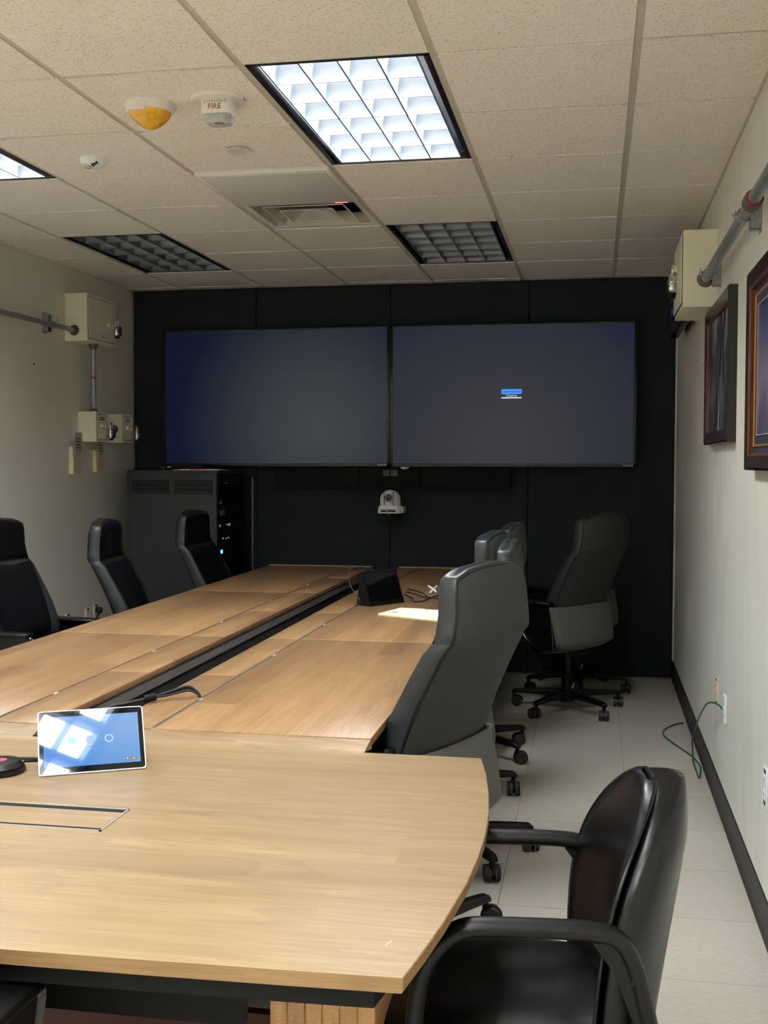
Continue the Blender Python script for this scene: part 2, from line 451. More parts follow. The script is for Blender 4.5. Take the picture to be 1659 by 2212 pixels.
# ================================================================== SETTING
# floor: a slab with 18 inch tiles let into it
fl = struct('floor', MB().box(XL-.1, XR+.1, YF-.1, YB+.1, -.12, -.004), 'grout')
TS = .4535; gx0, gy0 = .036, .392
me_cache = {}
def tile_mesh(key, wx, wy, g, zt, zb, mat):
    k = (key, round(wx, 4), round(wy, 4))
    if k not in me_cache:
        mb = MB().box(g, wx-g, g, wy-g, zb, zt, bev=0)
        o = mb.build(key, mat, smooth=False); me_cache[k] = o.data; bpy.data.objects.remove(o)
    return me_cache[k]
i0 = math.floor((XL-gx0)/TS); j0 = math.floor((YF-gy0)/TS)
for i in range(i0, 3):
    xa, xb = max(XL, gx0+i*TS), min(XR, gx0+(i+1)*TS)
    if xb-xa < .02: continue
    for j in range(j0, 12):
        ya, yb = max(YF, gy0+j*TS), min(YB, gy0+(j+1)*TS)
        if yb-ya < .02: continue
        inst(tile_mesh('floor_tile', xb-xa, yb-ya, .0009, 0, -.005, 'ftile'), 'floor_tile', fl, (xa, ya, 0))
# ceiling grid and tiles
ce = struct('ceiling', MB().box(XL-.1, XR+.1, YF-.1, YB+.1, ZC+.17, ZC+.25), 'grid')
occupied = set()
def cells(i, j0_, j1_):
    for j in range(j0_, j1_): occupied.add((i, j))
# column i spans x from -(i)*T to -(i-1)*T ; row j spans j*T..(j+1)*T
LIGHTS = [(2, 1, 1), (5, 1, 1), (2, 5, 0), (5, 5, 0), (2, -3, 1), (5, -3, 1), (2, -6, 2), (5, -6, 2)]  # last two fixtures are unseen, added to brighten the room
for i, j, on in LIGHTS: cells(i, j, j+2)
occupied.add((3, 3)); occupied.add((3, 4))
rows = range(math.floor(YF/T), 9)
for i in range(0, 7):
    xa, xb = max(XL, -i*T), min(XR, -(i-1)*T)
    if xb-xa < .03: continue
    for j in rows:
        if (i, j) in occupied: continue
        ya, yb = max(YF, j*T), min(YB-.04, (j+1)*T)
        if yb-ya < .03: continue
        m_ = tile_mesh('ceiling_tile', xb-xa, yb-ya, .0125, ZC+.01, ZC-.006, 'ctile')
        o_ = inst(m_, 'ceiling_tile', ce, (xa, ya, random.uniform(-.0007, .0007)), (random.uniform(-.0012, .0012), 0, 0))
for i in range(-1, 6):
    x = -i*T
    if not XL < x < XR: continue
    MB().box(x-.012, x+.012, YF, YB-.04, ZC-.002, ZC+.03).build('runner', 'grid', ce, smooth=False)
for j in rows:
    y = j*T
    if y < YF: continue
    for i in range(0, 7):
        if (i, j) in occupied and (i, j-1) in occupied and (i, j) not in ((3, 3), (3, 4)): continue
        xa, xb = max(XL, -i*T+.012), min(XR, -(i-1)*T-.012)
        if xb-xa < .03: continue
        inst(tile_mesh('cross_tee', xb-xa, .022, 0, ZC+.03, ZC+.0, 'grid'), 'cross_tee', ce, (xa, y-.011, 0))
MB().box(XR-.022, XR, YF, YB, ZC-.003, ZC+.03).box(XL, XL+.022, YF, YB, ZC-.003, ZC+.03)\
    .box(XL, XR, YB-.06, YB, ZC-.003, ZC+.03).build('edge_trim', 'grid', ce, smooth=False)
struct('wall_left', MB().box(XL-.1, XL, YF-.1, YB+.1, 0, ZC+.2), 'wall_left')
wr = struct('wall_right', MB().box(XR, XR+.1, YF-.1, YB+.1, 0, ZC+.2), 'wall_right')
wb = struct('wall_back', MB().box(XL, XR, YB, YB+.1, 0, ZC+.2), 'black')
struct('wall_rear', MB().box(XL, XR, YF-.1, YF, 0, ZC+.2), 'wall_left')
# filler patches on the right wall
for (y, z, a, b) in ((3.075, 1.74, .045, .10), (3.2, 2.06, .05, .09), (3.12, 1.27, .06, .10), (2.46, 1.285, .045, .13), (2.05, 1.22, .04, .13), (2.75, 1.18, .03, .06)):
    pts = []
    for k in range(18):
        t_ = 2*PI*k/18; q = 1+.16*math.sin(3*t_+y*5)
        pts.append((y+a*math.cos(t_)*q, z+b*math.sin(t_)*q))
    MB().prism(pts, XR-.0006, XR+.001, axes='yzx').build('filler_patch', 'patch', wr, smooth=False)
MB().cyl((XL-.001, 3.516, 2.057), (XL+.001, 3.516, 2.057), .008).build('screw_hole', 'dark_text', bpy.data.objects['wall_left'])
MB().cyl((XR+.001, 3.52, 2.02), (XR-.001, 3.52, 2.02), .007).build('screw_hole', 'dark_text', wr)
# fabric panels over the back wall, two tiers
px_ = [XL+.015, -2.51, -1.532, -.566, XR-.012]
for a, b in zip(px_, px_[1:]):
    MB().box(a+.0015, b-.0015, 5.0, YB, .005, ZC-.006, bev=.004).build('fabric_panel', 'panel_fabric', wb)
for x in (-2.0, -1.0, -.65, -.52):
    MB().cyl((x, 4.992, 1.178), (x, 5.001, 1.178), .008, n=12).build('panel_screw', 'black', wb)
struct('trim_1', MB().box(XR-.012, XR, 4.985, YB, .12, ZC-.01, bev=.002), 'wall_left')
# black cove base
struct('baseboard_right', MB().prism([(XR, 0), (XR-.016, 0), (XR-.009, .012), (XR-.005, .03), (XR-.004, .105), (XR, .11)], YF, 4.985, axes='xzy'), 'baseboard')
struct('baseboard_left', MB().prism([(XL, 0), (XL+.016, 0), (XL+.009, .012), (XL+.005, .03), (XL+.004, .105), (XL, .11)], YF, 4.985, axes='xzy'), 'baseboard')
# ================================================================== CEILING FIXTURES
def make_light(i, j, on, label, grp):
    x0, x1, y0, y1 = -i*T+.012, -(i-1)*T-.012, j*T+.006, (j+2)*T-.006
    cx_, cy_ = (x0+x1)/2, (y0+y1)/2; hx, hy = (x1-x0)/2, (y1-y0)/2
    t = thing('ceiling_light', label, 'light', (cx_, cy_, ZC), 0, grp)
    fr = MB(); wd = .02
    for a in ((-hx, hx, -hy, -hy+wd*.6), (-hx, hx, hy-wd*.6, hy), (-hx, -hx+wd, -hy, hy), (hx-wd, hx, -hy, hy)):
        fr.box(*a, -.004, .02, bev=.001)
    fr.build('frame', 'housing', t)
    hs = MB(); a, b = hx-.002, hy-.002
    hs.add([(-a, -b, .01), (a, -b, .01), (a, b, .01), (-a, b, .01), (-a, -b, .15), (a, -b, .15), (a, b, .15), (-a, b, .15)],
           [(0, 1, 5, 4), (1, 2, 6, 5), (2, 3, 7, 6), (3, 0, 4, 7), (4, 5, 6, 7)])
    hs.build('housing', 'housing', t, smooth=False)
    MB().box(-hx+.045, hx-.045, -hy+.012, hy-.012, .060, .066).build('lamp_panel', ('lamp_off', 'lamp_on', 'lamp_rear')[on], t, smooth=False)
    # parabolic blades: closed wedge sections
    ax, bx_ = hx-.042, hy-.014
    def sec(th, z0=.003, z1=.056, n=7):
        L = []
        for k in range(n):
            q = k/(n-1); L.append((.0012+th*q**2.2, z0+(z1-z0)*q))
        return [(-p, z) for p, z in L] + [(p, z) for p, z in reversed(L)]
    nx, ny = 4, 6
    for k in range(nx+1):
        x = -ax+2*ax*k/nx
        MB().prism([(x+p, z) for p, z in sec(.010)], -bx_, bx_, axes='xzy').box(x-.0027, x+.0027, -bx_, bx_, 0, .006, 1).build('louver_blade', ['louver', 'blade_tip'], t, angle=50)
    for k in range(ny+1):
        y = -bx_+2*bx_*k/ny
        MB().prism([(y+p, z) for p, z in sec(.032)], -ax, ax, axes='yzx').box(-ax, ax, y-.0022, y+.0022, 0, .0045, 1).build('louver_blade', ['louver', 'blade_tip'], t, angle=50)
    return t
names = ['lit recessed ceiling light of 24 bright cells nearest the middle of the ceiling',
         'lit recessed ceiling light cut off by the left edge of the photo',
         'unlit recessed ceiling light with dark cells near the right wall and black back wall',
         'unlit recessed ceiling light with dark cells near the left wall',
         'lit recessed ceiling light over the near table end on the right side',
         'lit recessed ceiling light over the near table end on the left side',
         'brighter recessed ceiling light far behind the camera on the right',
         'brighter recessed ceiling light far behind the camera on the left']
for (i, j, on), nm in zip(LIGHTS, names):
    make_light(i, j, on, nm, 'recessed louvered ceiling lights')
# ceiling microphone array panel
t = thing('ceiling_microphone', 'flat white square microphone panel in ceiling beside the air diffuser', 'microphone', (-2.5*T, 3.5*T, ZC))
MB().box(-.298, .298, -.298, .298, -.022, .02, bev=.006).build('body', 'white_plastic', t)
MB().box(-.275, .275, -.275, .275, -.025, -.02, bev=.002).build('grille', plain('grille_cloth', srgb(196, 196, 192), .8, var=.12, nscale=400, bump=.3, bscale=700), t)
MB().box(.195, .255, .268, .276, -.0275, -.018, bev=.001).build('status_light', 'red_led', t)
# air diffuser
t = thing('air_diffuser', 'white metal square air diffuser with nested cones and dusty throat', 'vent', (-2.5*T, 4.5*T, ZC))
def cone(a, b, z0, z1, mat='white_plastic', name='vane'):
    mb = MB()
    def sq(h, z): return [(-h, -h, z), (h, -h, z), (h, h, z), (-h, h, z)]
    vs = sq(a, z0)+sq(b, z1); mb.add(vs, [(i_, (i_+1) % 4, (i_+1) % 4+4, i_+4) for i_ in range(4)])
    return mb.build(name, mat, t, smooth=False, solid=.003)
M['dusty'] = plain('dusty', srgb(186, 180, 168), .6, metal=.1, var=.25, nscale=5)
fr = MB()
for a in ((-.29, .29, -.29, -.262), (-.29, .29, .262, .29), (-.29, -.262, -.262, .262), (.262, .29, -.262, .262)): fr.box(*a, -.003, .004)
fr.build('frame', 'white_plastic', t, smooth=False)
cone(.266, .215, 0, .05, 'dusty'); cone(.203, .148, -.002, .045, 'dusty'); cone(.135, .055, -.006, .035, 'dusty')
for h_, z_ in ((.205, -.002), (.137, -.006)):
    rm = MB(); e_ = .006
    rm.box(-h_, h_, -h_, -h_+e_, z_-.003, z_).box(-h_, h_, h_-e_, h_, z_-.003, z_).box(-h_, -h_+e_, -h_, h_, z_-.003, z_).box(h_-e_, h_, -h_, h_, z_-.003, z_)
    rm.build('vane_rim', 'white_plastic', t, smooth=False)
MB().box(-.058, .058, -.058, .058, .030, .034).build('center_plate', 'white_plastic', t, smooth=False)
MB().box(-.18, .18, -.18, .18, .105, .11).build('throat', 'black', t, smooth=False)
for a in (.6, 2.2, 3.7, 5.3):
    MB().cyl((.07*math.cos(a), .07*math.sin(a), .05), (.12*math.cos(a), .12*math.sin(a), .1), .004, n=8).build('strut', 'alu', t)
# amber dome strobe
t = thing('strobe_light', 'white ceiling strobe with amber domed lens', 'alarm', (-1.648, .926, ZC-.004))
MB().lathe([(.088, 0), (.089, -.010), (.082, -.024), (.075, -.030)], n=40).build('base', 'white_plastic', t)
MB().lathe([(.076, -.026), (.066, -.045), (.048, -.064), (.026, -.079), (.008, -.085), (.001, -.086)], n=40).build('lens', 'amber', t)
MB().box(-.022, .022, -.012, .012, -.066, -.02, bev=.004).build('bulb_mount', 'amber_dark', t)
MB().cyl((-.02, 0, -.05), (.02, 0, -.05), .006).build('flash_tube', 'steel', t)
MB().box(-.038, .012, -.083, -.070, -.040, -.016, bev=.003).build('front_tab', 'white_plastic', t)
# fire horn strobe
t = thing('fire_alarm', 'white ceiling fire alarm with clear strobe, lettered FIRE', 'alarm', (-1.392, .905, ZC-.004))
MB().lathe([(.094, 0), (.095, -.008), (.090, -.013), (.06, -.015)], n=40).build('base_plate', 'white_plastic', t)
hb = MB()
def rr(w_, d_, z, r=.022, n=6):
    out = []
    for cx_, cy_, a0 in ((w_-r, d_-r, 0), (-w_+r, d_-r, PI/2), (-w_+r, -d_+r, PI), (w_-r, -d_+r, 1.5*PI)):
        for k in range(n+1):
            a = a0+PI/2*k/n; out.append((cx_+r*math.cos(a), cy_+r*math.sin(a), z))
    return out
hb.rings([rr(.054, .046, -.012), rr(.052, .044, -.055), rr(.051, .043, -.060)]); hb.build('horn_body', 'white_plastic', t)
lb = MB().rings([rr(.050, .042, -.058), rr(.050, .042, -.070), rr(.043, .034, -.086), rr(.036, .028, -.090)]); lb.build('lens', 'clear', t)
MB().box(-.016, .016, -.02, .02, -.084, -.06, bev=.003).build('reflector', 'chrome', t)
text('lettering', 'FIRE', .026, 'red_text', t, (0, -.0455, -.040), (PI/2, 0, 0))
MB().box(.082, .094, -.012, .006, -.011, -.0005, bev=.001).build('side_clip', 'dark_text', t)
for k in range(9):
    MB().box(-.036+k*.009, -.033+k*.009, -.0475, -.04, -.026, -.018).build('horn_slot', 'note_grey', t, smooth=False)
# flat round cover plates
tag(MB().lathe([(.001, -.019), (.046, -.019), (.048, -.017), (.047, -.015), (.030, -.014), (.030, -.004)], (-1.512, 1.50, ZC), n=36).build('sprinkler_cover', 'white_plastic'),
    'flat round white cover plate in the ceiling before the microphone panel', 'cover', 'round ceiling cover plates')
tag(MB().lathe([(.001, -.019), (.046, -.019), (.048, -.017), (.047, -.015), (.030, -.014), (.030, -.004)], (-1.517, 4.53, ZC), n=36).build('sprinkler_cover', 'white_plastic'),
    'flat round cover plate in the ceiling close to the black back wall', 'cover', 'round ceiling cover plates')
for (x, y), lb_ in (((-1.515, .572), 'small green dot sticker on ceiling tile ahead of the amber strobe'), ((-1.178, 2.146), 'small green dot sticker on ceiling tile beyond the lit light')):
    tag(MB().cyl((x, y, ZC-.006), (x, y, ZC-.004), .0085).build('ceiling_sticker', 'green_dot'), lb_, 'sticker', 'green ceiling stickers')
# occupancy sensor
t = thing('ceiling_sensor', 'small white domed sensor with black slots on the ceiling left', 'sensor', (-2.15, 1.55, ZC-.004))
MB().lathe([(.055, 0), (.056, -.008), (.048, -.026), (.030, -.036), (.012, -.040), (.002, -.041)], n=36).build('dome', 'white_bright', t)
for k in range(3): MB().box(.010+k*.009, .016+k*.009, -.040, -.018, -.038+k*.004, -.022).build('slot', 'black', t, smooth=False)
MB().lathe([(.018, -.030), (.016, -.042), (.004, -.046)], (-.012, -.018, 0), n=20).build('lens', 'clear', t)
# ================================================================== TABLES
AC = -1.4755
def cap_strip(mb, *a): mb.box(*a)
# near, D shaped end table
t = thing('conference_table', 'light oak end section of conference table with bowed sides, nearest the camera', 'table', (AC, -.70, 0), 0, 'sections of the conference table')
def near_poly(ins=0.0):
    P = []
    R = [(-1.302, -.375), (-1.20, -.358), (-1.093, -.343), (-.928, -.326), (-.79, -.319), (-.652, -.318), (-.51, -.325), (-.368, -.339), (-.22, -.359), (-.088, -.383)]
    for y, x in R: P.append((x-AC-ins, y+.70))
    P2 = [(-x, y) for x, y in reversed(P)]
    fr = []
    for k in range(1, 12):
        u = -1+2*k/12; fr.append((u*(P[0][0]), P[0][1]-.022*(1-u*u)))
    return P+P2+fr
pn = near_poly()
hx0, hx1, hy0, hy1 = -.405, .405, -.085, .057      # hatch opening, local
top = MB()
# top built with the outline face and rounded lip
def ring_at(ins, z): 
    c = near_poly(ins); return [(x, y if abs(y-.612) > .002 else y-ins*.0, z) for x, y in c]
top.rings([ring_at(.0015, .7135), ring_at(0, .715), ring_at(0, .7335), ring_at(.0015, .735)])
top.mi = [1]*(len(top.mi)-1)+[0]  # side faces take a darker oak that paints in their shade
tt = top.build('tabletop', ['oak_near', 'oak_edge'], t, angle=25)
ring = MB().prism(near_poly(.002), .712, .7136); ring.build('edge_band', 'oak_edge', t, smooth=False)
un = MB().prism([(x*.985, y*.97) for x, y in near_poly(.03)], .678, .7125)
un.build('under_frame', 'black', t, smooth=False)
MB().box(-.805, .805, -.42, -.395, .545, .70).build('modesty_panel', 'black', t, smooth=False)
for sx in (1, -1):
    mb = MB()
    for k in range(6):
        x0 = .815+k*.031; 
        mb = MB().box(min(sx*x0, sx*(x0+.0305)), max(sx*x0, sx*(x0+.0305)), -.30, .50, 0, .68, bev=.002)
        mb.build('pedestal_stave', 'oak_leg', t)
MB().box(-.80, .80, .1, .125, .08, .30).build('stretcher_board', plain('reddish_board', srgb(74, 34, 26), .5), t, smooth=False)
# cable hatch
fr = MB(); e = .004
fr.box(hx0, hx1, hy0, hy0+e, .733, .7375); fr.box(hx0, hx1, hy1-e, hy1, .733, .7375)
fr.box(hx0, hx0+e, hy0, hy1, .733, .7375); fr.box(hx1-e, hx1, hy0, hy1, .733, .7375)
hf = fr.build('hatch_frame', 'alu_light', t, smooth=False)
MB().box(hx0+e, hx1-e, hy0+e, hy0+.016, .7345, .7362).build('brush_strip', 'black', t, smooth=False)
MB().box(hx0+e, hx1-e, hy1-.024, hy1-e, .7345, .7362).build('brush_strip', 'black', t, smooth=False)
MB().box(hx0+.006, hx1-.006, hy0+.016, hy1-.024, .733, .7366).build('hatch_lid', 'oak_near', t, smooth=False)
# a few pale scratches
for (x, y, dx, dy) in ((-.42-AC, -.5, .006, .02), (-1.06-AC, -.36, .012, .004), (-1.02-AC, -.42, .01, -.003)):
    MB().add([(x, y, .7352), (x+.0012, y, .7352), (x+dx+.0012, y+dy, .7352), (x+dx, y+dy, .7352)], [(0, 1, 2, 3)]).build('scratch', 'paper', t, smooth=False)
# arm tables
Y0, Y1 = -.062, 4.525
def arm_table(side, label):
    """side +1 = right row, -1 = left row; local x measured from the row's inner edge outwards"""
    t = thing('conference_table', label, 'table', (AC, 0, 0), 0, 'sections of the conference table')
    s = side
    def bx(mb, a, b, y0, y1, z0, z1, m=0, bev=0):
        return mb.box(min(s*a, s*b), max(s*a, s*b), y0, y1, z0, z1, m, bev)
    IN, SE, OUT = .090, .229 if s > 0 else .243, .808
    if s < 0: IN = .0905
    if s > 0: IN = .0875; SE = .2195
    # outer panels, bowed slightly at the outer edge
    ys = [Y0, 1.470, 2.995, Y1]
    for a, b in zip(ys, ys[1:]):
        mb = MB(); g = .0006
        bx(mb, SE+.0065, OUT, a+g, b-g, .743, .765, 0, .0012); mb.build('table_panel', 'oak_arm', t, angle=25)
    n_in = [Y0, .690, 1.470, 2.250, 3.010, 3.77, Y1]
    for a, b in zip(n_in, n_in[1:]):
        mb = MB(); g = .0008
        bx(mb, IN, SE-.0065, a+g, b-g, .743, .765, 0, .0012); mb.build('flap_panel', 'oak_arm', t, angle=25)
        if a > 0:
            mb = MB(); bx(mb, SE-.005, SE+.006, a-.38, a-.36, .7575, .7655, 0, .001); mb.build('hinge_clip', 'alu_light', t)
    mb = MB(); bx(mb, SE-.0068, SE+.0068, Y0, Y1, .745, .7615); mb.build('seam_rail', 'alu', t, smooth=False)
    for y in ys[1:-1]:
        mb = MB(); bx(mb, SE+.007, OUT-.0005, y-.0009, y+.0009, .760, .7653); mb.build('panel_joint', 'joint', t, smooth=False)
    for y in n_in[1:-1]:
        mb = MB(); bx(mb, IN+.0005, SE-.007, y-.0009, y+.0009, .760, .7653); mb.build('panel_joint', 'joint', t, smooth=False)
    # aprons
    mb = MB(); bx(mb, IN+.003, IN+.012, Y0, Y1, .706, .740); mb.build('inner_rail', 'trough_rail', t, smooth=False)
    mb = MB(); bx(mb, IN+.008, IN+.022, Y0, Y1-.02, .20, .730); mb.build('inner_apron', 'apron_grey', t, smooth=False)
    mb = MB(); bx(mb, SE, OUT-.04, Y0+.04, Y1-.04, .69, .742); mb.build('under_frame', 'black', t, smooth=False)
    for y in (.7, 2.2, 3.7):
        mb = MB(); bx(mb, .30, .62, y-.03, y+.03, 0, .69, 0, .004); mb.build('leg_panel', 'black', t)
    # near end fascia leaning on to the end table
    o_ = OUT; i_ = IN; ins = .012
    mb = MB()
    vs = [(s*i_, Y0+.004, .7645), (s*o_, Y0+.004, .7645), (s*(o_-ins), Y0-.026, .7352), (s*(i_+ins*1.6), Y0-.026, .7352),
          (s*i_, Y0+.012, .7645), (s*o_, Y0+.012, .7645), (s*o_, Y0+.012, .7352), (s*i_, Y0+.012, .7352)]
    mb.add(vs, [(0, 1, 2, 3), (4, 5, 6, 7), (0, 1, 5, 4), (3, 2, 6, 7), (1, 2, 6, 5), (0, 3, 7, 4)])
    mb.build('end_fascia', 'oak_near', t, smooth=False)
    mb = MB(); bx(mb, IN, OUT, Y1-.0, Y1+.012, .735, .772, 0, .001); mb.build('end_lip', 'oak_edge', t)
    return t
arm_table(-1, 'long oak row of conference table on the left of the gap, near rack')
arm_table(1, 'long oak row of conference table on the right of the gap, under phone and folder')
tag(MB().box(AC-.07, AC+.07, Y0+.02, Y1-.03, .30, .315).build('cable_tray', 'black', smooth=False), 'black cable tray down in the gap between the two table rows', 'tray')
# ================================================================== HIGH BACK CHAIRS
BK = [(.375, -.150, .212, .100), (.42, -.166, .232, .096), (.52, -.150, .240, .092), (.635, -.124, .243, .090), (.75, -.168, .241, .086),
      (.85, -.215, .236, .078), (.93, -.257, .231, .074), (.962, -.273, .227, .070), (.985, -.277, .221, .068), (1.04, -.278, .209, .067),
      (1.09, -.275, .205, .066), (1.12, -.272, .200, .064), (1.142, -.268, .192, .060)]
ZTOP = 1.142
def crown(z, u):
    k = max(0, (z-1.0)/(ZTOP-1.0)); return z + .016*k - .030*k*abs(u)**3.0
def bend(u, z): return (.030 if z < .95 else .022)*u*u
def back_pt(u, z, off=0.0):
    r, w_, th = interp(BK, z); return Vector((r+off+bend(u, z), u*w_, crown(z, u)))
def make_chair(label, cat='chair'):
    t = thing('conference_chair', label, cat, (0, 0, 0), 0, 'high backed conference chairs')
    # cushion body (leather gusset all round)
    rs = []; zs = [.40, .46, .52, .58, .635, .69, .75, .80, .85, .90, .93, .950, .958, .964, .974, .985, 1.01, 1.04, 1.07, 1.10, 1.125, ZTOP]
    def ring(z, inset=0, zadd=0):
        r, w_, th = interp(BK, z); pts = []
        if .950 < z < .965: inset = inset+.0035
        n = 28
        for k in range(n):
            a = 2*PI*k/n; c, s_ = math.cos(a), math.sin(a)
            e = .20
            u = math.copysign(abs(s_)**e, s_); d = math.copysign(abs(c)**e, c)
            ww = w_-inset; hh = th/2-inset*.8
            x = r + th/2 + d*hh + bend(u*ww/w_, z)
            pts.append((x, u*ww, crown(z, u)+zadd))
        return pts
    for z in zs: rs.append(ring(z))
    rs += [ring(ZTOP, .005, .008), ring(ZTOP, .013, .012), ring(ZTOP, .022, .0135)]
    MB().rings(rs).build('back_cushion', 'leather_grey', t, angle=60)
    # front leather: centre panel and headrest
    def fp(u, v, z0, z1, f0, f1, off, edge=.012):
        z = z0+(z1-z0)*v; f = f0+(f1-f0)*v
        uu = (u*2-1); puff = (1-abs(uu)**6)*(1-abs(2*v-1)**8)
        r, w_, th = interp(BK, z)
        U = uu*f
        return (r+th+bend(U, z)-.004+off*puff, U*w_, crown(z, U))
    MB().grid(lambda a, b: fp(b, a, .42, .955, .64, .97, .016), 24, 17).build('front_panel', 'leather_black', t, angle=80)
    MB().grid(lambda a, b: fp(b, a, .958, ZTOP+.002, .965, .96, .026), 16, 17).build('headrest', 'leather_black', t, angle=80)
    # rear panel
    def rp(a, b):
        z = .615+(ZTOP-.615)*a; u = (b*2-1)*.985
        e = (1-abs(b*2-1)**10)*(1-abs(2*a-1)**16)
        p = back_pt(u, z, -.001-.006*e); return p
    MB().grid(rp, 30, 17).build('back_panel', 'chair_back', t, angle=80)
    for sgn in (1, -1):
        pts = [back_pt(sgn*.985, z, .001) for z in [.62+.52*k/24 for k in range(25)]]
        if sgn == 1: P = pts
        else: Q = pts
    P += [back_pt(1-2*k/12, ZTOP, .001) for k in range(1, 12)] + Q[::-1]
    MB().tube(P, .0026, n=6).build('piping', 'leather_black', t)
    # lower shell, wrapping round the back of the seat
    def sh(a, b):
        z = .385+.255*a; r, w_, th = interp(BK, z)
        s_ = b*2-1
        if abs(s_) < .8: u = s_/.8; x = r-.014+.028*u*u*0+.030*abs(u)**2.5; y = u*(w_+.012)
        else:
            q = (abs(s_)-.8)/.2; x = r+.016+0.035*q; y = math.copysign(w_+.012+.014*math.sin(q*PI/2), s_)
        if a < .12: x += (.12-a)*.28; y *= 1-(.12-a)*.9
        return (x, y, z)
    MB().grid(sh, 14, 41).build('lower_shell', 'chair_shell', t, solid=.010, angle=70)
    def lip(a, b):
        q = (b-.5)*2; x, y, z = sh(0, b); return (x+.012+.16*a, y*(1-.35*a*a), z-.006-.028*math.sin(a*PI/2))
    MB().grid(lip, 6, 25).build('shell_rim', 'chair_shell', t, solid=.006, angle=70)
    # seat
    MB().box(-.10, .30, -.235, .235, .415, .495, bev=.035).build('seat', 'leather_black', t, angle=60)
    MB().box(-.09, .20, -.12, .12, .33, .385, bev=.015).build('tilt_mechanism', 'black_plastic', t)
    # arms
    for s_ in (1, -1):
        y = s_*.254
        loop = smooth_pts([(-.076, y-.002*s_, .634), (-.01, y, .642), (.10, y, .650), (.185, y, .648), (.205, y, .622), (.160, y, .53), (.09, y, .44), (0, y, .394), (-.078, y, .392), (-.098, y-.002*s_, .42), (-.076, y-.002*s_, .634)], 4)[:-1]
        arm = MB().tube(loop, .01, n=8, closed=True, sec=(.016, .008, (0, 1, 0))).build('arm_frame', 'black_gloss', t, angle=60)
        MB().prism([(p.x, p.z) for p in loop], y-.004, y+.004, axes='xzy').build('arm_panel', 'leather_black', arm, smooth=False)
        MB().box(-.085, .19, y-.030, y+.030, .648, .668, bev=.009).build('arm_pad', 'black_plastic', arm, angle=60)
    # column and star base
    MB().cyl((0, 0, .10), (0, 0, .34), .026).cyl((0, 0, .10), (0, 0, .22), .034).build('gas_column', 'black_plastic', t)
    MB().lathe([(.045, .055), (.05, .07), (.045, .115), (.030, .12)], n=24).build('base_hub', 'black_plastic', t)
    MB().cyl((-.036, 0, .135), (-.046, 0, .165), .007, n=10).build('lever', 'alu_light', t)
    for k in range(5):
        a = 2*PI*k/5 + BASE[0]
        ca, sa = math.cos(a), math.sin(a)
        mb = MB()
        secs = []
        for q, z, hw, hh in ((.03, .098, .026, .020), (.12, .100, .022, .017), (.22, .096, .019, .014), (.30, .092, .017, .012), (.325, .090, .016, .011), (.337, .084, .013, .008)):
            secs.append([(ca*q - sa*d*hw, sa*q + ca*d*hw, z+e*hh) for d, e in ((-1, -1), (1, -1), (1.0, .4), (.7, 1), (-.7, 1), (-1.0, .4))])
        mb.rings(secs)
        mb.cyl((ca*.325, sa*.325, .058), (ca*.325, sa*.325, .088), .010, n=12)
        leg = mb.build('base_leg', 'black_plastic', t)
        # twin wheel caster with hood
        wa = a + BASE[1] + k*1.1
        cx_, cy_ = ca*.325+.018*math.cos(wa), sa*.325+.018*math.sin(wa)
        dx, dy = -math.sin(wa), math.cos(wa)
        mb = MB()
        for sg in (1, -1):
            p0 = (cx_+dx*sg*.008, cy_+dy*sg*.008, .030); p1 = (cx_+dx*sg*.027, cy_+dy*sg*.027, .030)
            mb.cyl(p0, p1, .030, n=24, m=1)
            mb.cyl(p0, (p0[0]+dx*sg*.004, p0[1]+dy*sg*.004, .030), .0305, n=24, m=2)
        hood = []
        for q in range(9):
            aa = PI*q/8
            hood.append((cx_+math.cos(wa)*math.cos(aa)*.033, cy_+math.sin(wa)*math.cos(aa)*.033, .032+.031*math.sin(aa)))
        mb.tube(hood, .01, n=8, m=0, sec=(.007, .003, (dx, dy, 0)))
        mb.cyl((cx_+dx*-.006, cy_+dy*-.006, .03), (cx_+dx*.006, cy_+dy*.006, .03), .02, n=16, m=0)
        mb.cyl((ca*.325, sa*.325, .045), (ca*.325, sa*.325, .064), .012, n=12, m=0)
        mb.build('caster', ['black_plastic', 'rubber', 'grey_rubber'], leg)
    return t
BASE = [0, 0]
def chair(x, y, heading, label, base=0.0, dz=0.0):
    """heading: direction the sitter faces, in degrees from +x; dz raises seat and back on the column"""
    BASE[0] = math.radians(base-heading); BASE[1] = random.uniform(0, 6)
    t = make_chair(label); t.location = (x, y, 0); t.rotation_euler = (0, 0, math.radians(heading))
    if dz:
        for c in t.children:
            if c.name.split('.')[0] in ('back_cushion', 'front_panel', 'headrest', 'back_panel', 'piping', 'lower_shell', 'shell_rim', 'seat', 'tilt_mechanism', 'arm_frame'):
                c.location.z += dz
    return t
chair(-.622, .40, 157, 'grey backed conference chair nearest the camera at the right table row', 56, .022)
chair(-.65, 1.29, 183, 'second conference chair along the right table row, mostly behind the nearest', 20, .018)
chair(-.76, 2.0, 172, 'third conference chair along the right table row, grey headrest behind the nearest', 20, .008)
chair(-.735, 2.81, 174, 'fourth and last conference chair tucked against the right table row', 36, 0)
chair(-.262, 3.88, 144, 'dark conference chair standing free beyond the right row, base in full view', 23, 0)
chair(-.22, 4.52, 144, 'conference chair hidden in the dark against the back wall, behind another', -12, 0)
chair(-2.735, 2.09, -10, 'black leather conference chair cut off by the left edge of the photo', 10, .030)
chair(-2.42, 2.75, 8, 'black conference chair on the left side in front of the wall outlets', 30, 0)
chair(-2.34, 3.82, -2, 'black conference chair on the left side in front of the rack', 50, 0)
chair(-1.228, -1.44, 90, 'conference chair at the near table end, only its armrest seen at lower left', 18, 0)
